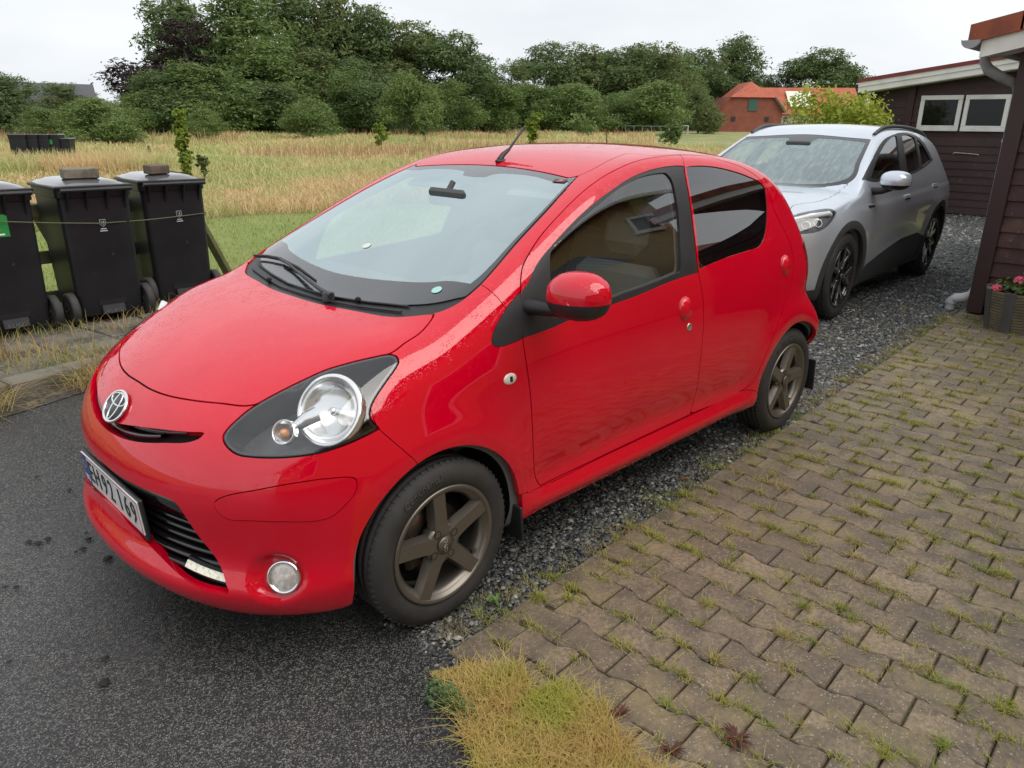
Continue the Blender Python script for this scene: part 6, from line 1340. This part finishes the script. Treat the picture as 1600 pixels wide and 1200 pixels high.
bushes = [(80, 166, 214, 80, 52, L_mid, 'rounded bush below the low grey roof'), (145, 145, 212, 105, 46, L_light, 'bright loose shrub behind the far bins'), (215, 140, 208, 80, 66, L_mid, 'mid green bush leaning on the foot of the clump'), (255, 104, 206, 130, 68, L_dark, 'wide dark bush below the copper beech'), (330, 92, 204, 170, 68, L_mid, 'big mid green thicket below the tallest trees'), (410, 120, 200, 150, 70, L_dark, 'dark thicket in front of the clump'), (485, 150, 199, 85, 58, L_light, 'light grey green shrub alone before the thicket'), (315, 165, 205, 60, 56, L_light, 'small light shrub before the big thicket'), (640, 108, 194, 100, 66, L_light, 'bright leafy bush before the falling side of the clump'), (580, 120, 195, 100, 70, L_dark, 'dark bush beside the bright leafy bush'), (705, 120, 192, 90, 74, L_mid, 'green bush at the end of the clump'), (770, 122, 190, 110, 84, L_mid, 'grey green bush filling the gap between clump and low row'), (840, 128, 190, 100, 90, L_mid, 'soft green bush under the first tree of the low row'), (905, 122, 189, 120, 90, L_light, 'large pale bush under the notched olive tree'), (1020, 122, 189, 120, 92, L_light, 'wide pale bush behind the rail fence'), (1092, 132, 190, 66, 105, L_olive, 'olive bush beside the farm gable'), (960, 140, 189, 80, 96, L_mid, 'middle sized bush between two pale bushes'), (540, 100, 196, 90, 72, L_mid, 'upright green bush at the foot of the feathery tree')]
for k, (u, vt, vb, wp, d, m, lab) in enumerate(bushes): tree('bush', u, vt, vb, wp, d, 'bush', m, lab, 'bushes along the meadow edge', k)
def shrub(nm, u, vtop, d, wpx, m, lab, seed, cat='shrub', nc=120, per=14, size=.10, zb=None, col=False, loc=None, stem=True):
    if loc is None: p = at_dist(u, 200, d); z = float(rise(p[0], p[1]))
    else: p = loc; z = loc[2]; d = math.hypot(p[0]-CAM_P[0], p[1]-CAM_P[1])
    dirn = ray(u, vtop); h = CAM_P[2]+dirn[2]/math.hypot(dirn[0], dirn[1])*d-z; w = wpx*d/CAM_F; r = np.random.default_rng(seed); lobes = []
    for k in range(9): a, t_ = r.uniform(0, 6.28), (k+.5)/9; s = w/2*(r.uniform(.45, .65) if col else r.uniform(.35, .5)); rad = (w/2-s)*r.uniform(.4, 1); lobes.append((rad*math.cos(a), rad*math.sin(a), h*(.12+.82*t_) if col else h*(.3+.5*t_), s, s, h*.12 if col else min(h*.26, s*1.1)))
    t = tag(empty(nm, (p[0], p[1], z)), lab, cat); link('crown', crown('crown', lobes, nc, per, size, w*.12, seed, m), None, t); link('trunk', limbs(h, max(.012, h*.012), lobes, seed), None, t); return t
shrub('shrub', 1318, 140, 16.3, 165, L_gold, 'golden green leafy bush growing beside the brown garage', 21, 'bush', 620, 26, .066, loc=(*at_dist(1322, 190, 16.0)[:2], 0))
shrub('sapling', 284, 172, 21.5, 26, L_yg, 'slim columnar sapling with bright leaves rising behind the bins', 22, 'sapling', 200, 16, .075, col=True); shrub('sapling', 310, 236, 21.8, 24, L_olive, 'short olive sapling next to the slim bright one', 23, 'sapling', 40, 12, .07)
shrub('sapling', 595, 184, 38, 24, L_yg, 'young tree with a yellow green tuft on a bare stem', 24, 'sapling', 40, 12, .13); shrub('sapling', 664, 163, 52, 34, L_mid, 'small round headed tree beside the white goal frame', 25, 'sapling', 60, 12, .17); shrub('sapling', 833, 176, 47, 26, L_yg, 'yellow green upright sapling behind the red car roof', 26, 'sapling', 110, 14, .14, col=True); shrub('shrub', 1050, 188, 48, 36, L_mid, 'dense dark green shrub alone in the meadow by the silver car', 27, 'shrub', 90, 12, .15); shrub('shrub', 905, 178, 66, 50, L_light, 'low bright green patch of leaves at the meadow edge', 28, 'shrub', 60, 12, .2)
# grasses
def blades(P, H, W, r, lean=.35, curl=.5):
    n = len(P); a = r.uniform(0, 6.283, n); dx, dy = np.cos(a), np.sin(a); ln = np.abs(r.normal(0, lean, n))*H; side = np.stack([-dy, dx, 0*dx], 1)*(W*.5)[:, None]; H = H*r.uniform(.55, 1.15, n)
    up = lambda f, k: P+np.stack([dx*ln*k, dy*ln*k, H*f], 1); p0, p1, p2 = P, up(.55, .35), up(.98-curl*np.minimum(ln/H, 1)*.3, 1.)
    V = np.stack([p0-side, p0+side, p1+side*.8, p1-side*.8, p2+side*.15, p2-side*.15], 1).reshape(-1, 3); i = np.arange(n)[:, None]*6; return V, np.concatenate([i+[0, 1, 2, 3], i+[3, 2, 4, 5]])
def grass_mat(name, cols, s1=.12, s2=.7):
    m, t = newmat(name); r = island_random(t); c = t.mix(t.ramp(t.noise(s1, 3), (.46, 0.), (.62, 1.)), cols[0], cols[1]); c = t.mix(t.ramp(t.noise(s2, 4), (.50, 0.), (.64, 1.)), c, cols[2]); c = t.mix(t.ramp(r, (.0, .0), (1., .42)), c, cols[3])
    a = t.n('BsdfPrincipled', Base__Color=c, Roughness=.7); a.inputs['Specular IOR Level'].default_value = .2; b = t.n('BsdfTranslucent', Color=c); k = t.n('MixShader', Fac=.3); t.set(k, 1, a.outputs[0]); t.set(k, 2, b.outputs[0]); t.out(k.outputs[0]); return m
m_meadow = grass_mat('meadow_grass', ((.60, .43, .22, 1), (.34, .42, .13, 1), (.36, .42, .14, 1), (.70, .58, .35, 1)), .13, .5)
r = np.random.default_rng(11)
def polar(n, d0, d1, a0, a1, pw=1.):
    d = d0*(d1/d0)**(r.uniform(0, 1, n)**pw); a = R(1)*r.uniform(a0, a1, n); x, y = CAM_P[0]+d*np.cos(a), CAM_P[1]+d*np.sin(a); return x, y, d
YW = math.degrees(CAM_YAW)
x, y, d = polar(150000, 10.5, 95, YW-22, YW+42); lim = 10.25-.035*x+.25*np.sin(x*1.7)+.15*np.sin(x*4.1); keep = (y > lim) & ~((x > 2) & (x < 16.5) & (y < lim)); keep &= ~((np.degrees(np.arctan2(y-CAM_P[1], x-CAM_P[0])) < YW-10) & (d > 50)); x, y, d = x[keep], y[keep], d[keep]
pn = np.sin(x*.35+1.3*np.sin(y*.21))*np.sin(y*.27+np.sin(x*.17)); H = np.clip(.30+.16*pn, .12, .7)*np.where(d > 45, 1.4, 1); W = np.maximum(.005, d*.00095)
V, F = blades(np.stack([x, y, rise(x, y)-.05], 1), H, W, r, 1.15); tag(link('meadow_grass', npmesh('meadow', V, F), m_meadow), 'tall dry and green grass of the unmown meadow', 'grass', kind='stuff')
xb, yb, db = polar(5000, 24.5, 28.6, YW+24, YW+36); V, F = blades(np.stack([xb, yb, rise(xb, yb)-.05], 1), np.full(len(xb), .62), np.full(len(xb), .022), r, .5); tag(link('bin_grass', npmesh('bin_grass', V, F), m_meadow), 'tall grass standing in front of the far bins', 'grass', kind='stuff')
# taller seed heads
x, y, d = polar(30000, 11, 90, YW-22, YW+42); keep = (y > 10.6) & (np.sin(x*.23+y*.11)+np.sin(y*.31) > .55) & ~((np.degrees(np.arctan2(y-CAM_P[1], x-CAM_P[0])) < YW-10) & (d > 50)); x, y, d = x[keep], y[keep], d[keep]
V, F = blades(np.stack([x, y, rise(x, y)-.05], 1), np.full(len(x), .68)*np.where(d > 40, 1.2, 1), np.maximum(.004, d*.0006), r, .35); tag(link('seed_grass', npmesh('seed', V, F), grass_mat('seed_heads', ((.38, .21, .11, 1), (.44, .27, .15, 1), (.34, .16, .09, 1), (.42, .33, .20, 1)))), 'rusty seed heads standing above the meadow grass', 'grass', kind='stuff')
# mown lawn blades
x, y, d = polar(42000, 5.5, 16, YW-20, YW+40); keep = (y > 4.4) & (y < 10.4); x, y, d = x[keep], y[keep], d[keep]
V, F = blades(np.stack([x, y, 0*x-.025], 1), np.full(len(x), .055), np.maximum(.004, d*.0007), r, .6); tag(link('lawn_grass', npmesh('lawn_g', V, F), grass_mat('lawn_blades', ((.20, .27, .06, 1), (.27, .30, .09, 1), (.16, .24, .05, 1), (.34, .33, .14, 1)), .5, 2.)), 'short mown green lawn behind the bins', 'grass', kind='stuff')
# yellowed turf wedge by the paving
n = 42000; P = np.stack([r.uniform(-.5, .1, n), r.uniform(-2.6, -.9, n), np.zeros(n)], 1); nz2 = .03*np.sin(P[:, 1]*37)*np.sin(P[:, 0]*29); keep = pip(P[:, :2]+nz2[:, None]*[1, .6], LAWN); P = P[keep]; hump = np.clip((P[:, 1]+.93)*-6, .15, 1)
o = sheet('turf_soil', [tuple(p) for p in LAWN], -.003, mat('turf_base', (.15, .12, .045), .9, var=[(25, (.22, .20, .06), .45, .6)], bump=(90, .8, .02))); 
V, F = blades(P, .05*hump, np.full(len(P), .0024), r, 1.0); tag(link('turf_grass', npmesh('turf', V, F), grass_mat('turf_blades', ((.60, .44, .15, 1), (.42, .44, .06, 1), (.56, .38, .13, 1), (.66, .56, .24, 1)), 2.6, 7.)), 'yellowed short grass wedge between asphalt and paving', 'grass', kind='stuff')
# tufts in the joints and along the edges
T = []; 
for s in vis:
    p, kind = s
    for k in range(4):
        if r.uniform() < .50: T.append((p[0]+PW/2*r.choice([-1, 1])*r.uniform(.8, 1.1), p[1]+r.uniform(-.1, .1)))
        if r.uniform() < .18: T.append((p[0]+r.uniform(-.06, .06), p[1]+PL/2*r.choice([-1, 1])))
T = np.array(T); B = []; Hh = []
for p in T:
    k = int(r.integers(10, 60)); ln = r.uniform(.008, .035); a = r.choice([0, 1.57])+PTH+1.57*0; q = r.normal(0, 1, (k, 2))*[.006, ln]; B.append(np.concatenate([p+q, np.zeros((k, 1))-.004], 1)); Hh.append(np.full(k, r.uniform(.012, .034)))
B, Hh = np.concatenate(B), np.concatenate(Hh); V, F = blades(B, Hh, np.full(len(B), .0026), r, 1.1); tag(link('joint_weeds', npmesh('joint', V, F), grass_mat('joint_blades', ((.36, .38, .06, 1), (.46, .38, .13, 1), (.24, .32, .05, 1), (.56, .48, .22, 1)), 1.6, 5.)), 'small yellow green grass tufts in the paving joints', 'weeds', kind='stuff')
ed = r.uniform(-.1, 6., 700)**1.0; B = []; Hh = []
for x_ in ed:
    k = int(r.integers(4, 20)); c = np.array([x_, edge(x_)+r.normal(.03, .05)]); B.append(np.concatenate([c+r.normal(0, .016, (k, 2)), np.zeros((k, 1))-.004], 1)); Hh.append(np.full(k, r.uniform(.008, .022)*(1 if r.uniform() < .93 else 1.8)))
for x_, y_ in zip(r.uniform(2.6, 8, 160), r.uniform(-.7, .2, 160)):
    k = int(r.integers(6, 22)); B.append(np.concatenate([np.array([x_, y_])+r.normal(0, .03, (k, 2)), np.zeros((k, 1))-.004], 1)); Hh.append(np.full(k, r.uniform(.012, .03)))
B, Hh = np.concatenate(B), np.concatenate(Hh); V, F = blades(B, Hh, np.full(len(B), .0025), r, 1.0); tag(link('edge_weeds', npmesh('edgew', V, F), grass_mat('edge_blades', ((.38, .31, .14, 1), (.22, .26, .06, 1), (.34, .25, .12, 1), (.46, .40, .22, 1)), 1.1, 4.)), 'dry wisps of grass along the gravel and paving edge', 'weeds', kind='stuff')
# rough grass by the kerb
n = 17000; P = np.stack([r.uniform(-3.2, .9, n), r.uniform(-.30, .10, n), np.zeros(n)], 1); Q = np.array([kpt(p[0]+.3, p[1]-.02) for p in P]); pat = np.sin(Q[:, 0]*3.1)+np.sin(Q[:, 0]*7.7+1) ; keep = pat+r.normal(0, .5, n) > -.35; Q = Q[keep]; V, F = blades(Q, r.uniform(.05, .17, len(Q)), np.full(len(Q), .004), r, 1.5)
n = 8000; P = np.stack([r.uniform(-3.2, 1.5, n), r.uniform(.1, 1.35, n), np.zeros(n)+.06], 1); Q = np.array([kpt(p[0]+.3, p[1], p[2]) for p in P]); pat = np.sin(Q[:, 0]*4.3+Q[:, 1]*3)+np.sin(Q[:, 1]*9+Q[:, 0]*5); keep = pat+r.normal(0, .5, n)-np.clip(Q[:, 0], 0, 1)*1.2 > -.2; Q = Q[keep]; V2, F2 = blades(Q, r.uniform(.04, .16, len(Q)), np.full(len(Q), .0045), r, .8)
tag(link('kerb_grass', npmesh('kerbg', np.concatenate([V, V2]), np.concatenate([F, F2+len(V)])), grass_mat('kerb_blades', ((.42, .31, .13, 1), (.20, .25, .06, 1), (.34, .19, .08, 1), (.46, .38, .19, 1)), 1.3, 3.)), 'straw coloured rough grass around the kerb below the bins', 'grass', kind='stuff')
# single weeds on the paving
def rosette(p, n, L, m, lab, nm='weed', up=.35, seed=1, wk=.2):
    rr = np.random.default_rng(seed); t = tag(empty(nm, (p[0], p[1], 0)), lab, 'weed'); q = MB()
    for k in range(n):
        a = rr.uniform(0, 6.28); l = L*rr.uniform(.6, 1.1); w = l*wk; e = rr.uniform(.3, 1)*up; c, s = math.cos(a), math.sin(a); V = []
        for f, ww, z in ((0, .2, 0), (.35, 1, e*.7), (.7, .8, e), (1, .1, e*.8)):
            for sd in (-1, 0, 1): V.append((l*f*c-sd*ww*w*s, l*f*s+sd*ww*w*c, l*z+.003-(.15*w if sd == 0 else 0)))
        q.add(V, [(j*3+i, j*3+i+1, j*3+i+4, j*3+i+3) for j in range(3) for i in range(2)], True)
    q.build('leaves', m, t, fix=False); return t
m_wg = mat('weed_green', (.09, .17, .03), .55, var=[(30, (.14, .22, .04), .45, .6)]); m_wr = mat('weed_red', (.12, .035, .022), .7, var=[(30, (.07, .025, .018), .45, .6)]); m_wf = mat('weed_fern', (.06, .13, .035), .6)
rosette(onZ(776, 942), 9, .035, m_wg, 'small bright green seedling on the gravel behind the front wheel', up=.8, seed=2); rosette(onZ(1150, 1158), 34, .05, m_wr, 'larger withered red weed in a paving joint near the yellow turf', up=.6, seed=3, wk=.07); rosette(onZ(970, 1118), 24, .035, m_wr, 'small withered red weed at the edge of the yellow turf', up=.6, seed=4, wk=.07); rosette(onZ(1048, 1176), 26, .04, m_wr, 'withered red weed in the joint between turf and large red weed', up=.6, seed=5, wk=.07)
fw = tag(empty('weed', tuple(onZ(702, 1100))), 'ferny dark green weed clump in the yellow turf beside the asphalt', 'weed'); q = MB(); rr = np.random.default_rng(8)
for k in range(420):
    c = rr.normal(0, 1, 2)*[.022, .045]; l = rr.uniform(.008, .018); a = rr.uniform(0, 6.28); dv = np.array([math.cos(a), math.sin(a), rr.uniform(.2, .9)])*l; sv = np.array([-math.sin(a), math.cos(a), 0])*l*.28; p = np.array([c[0], c[1], rr.uniform(.004, .04)*math.exp(-(c[0]/.03)**2*.5)]); q.add([p, p+dv*.5+sv, p+dv, p+dv*.5-sv], [(0, 1, 2, 3)])
q.build('leaves', m_wf, fw, fix=False)
# little clods lying on the asphalt
m_clod = mat('clod', (.012, .012, .012), .8)
for k, (u, v) in enumerate(((130, 857), (118, 862), (138, 843), (128, 838), (135, 832), (170, 872), (165, 1029), (163, 1066), (25, 917), (8, 917), (14, 1034), (45, 846), (60, 848), (75, 842), (108, 765), (58, 745))):
    p = onZ(u, v, .002); V, F = stones(np.array([[0, 0, 0.]]), .009, 50+k); o = link('clod', npmesh('clod', V, F), m_clod); o.location = (p[0], p[1], .002); o.scale = (1.3, 1.3, .7); tag(o, 'small black clod of dirt lying on the wet asphalt', 'clod', 'dirt clods scattered on the asphalt')
lf = rosette(onZ(1062, 750), 2, .05, mat('dead_leaf', (.30, .12, .04), .7), 'single dry orange leaf on the gravel beside the sill', 'fallen_leaf', .4, 9); lf['category'] = 'leaf'
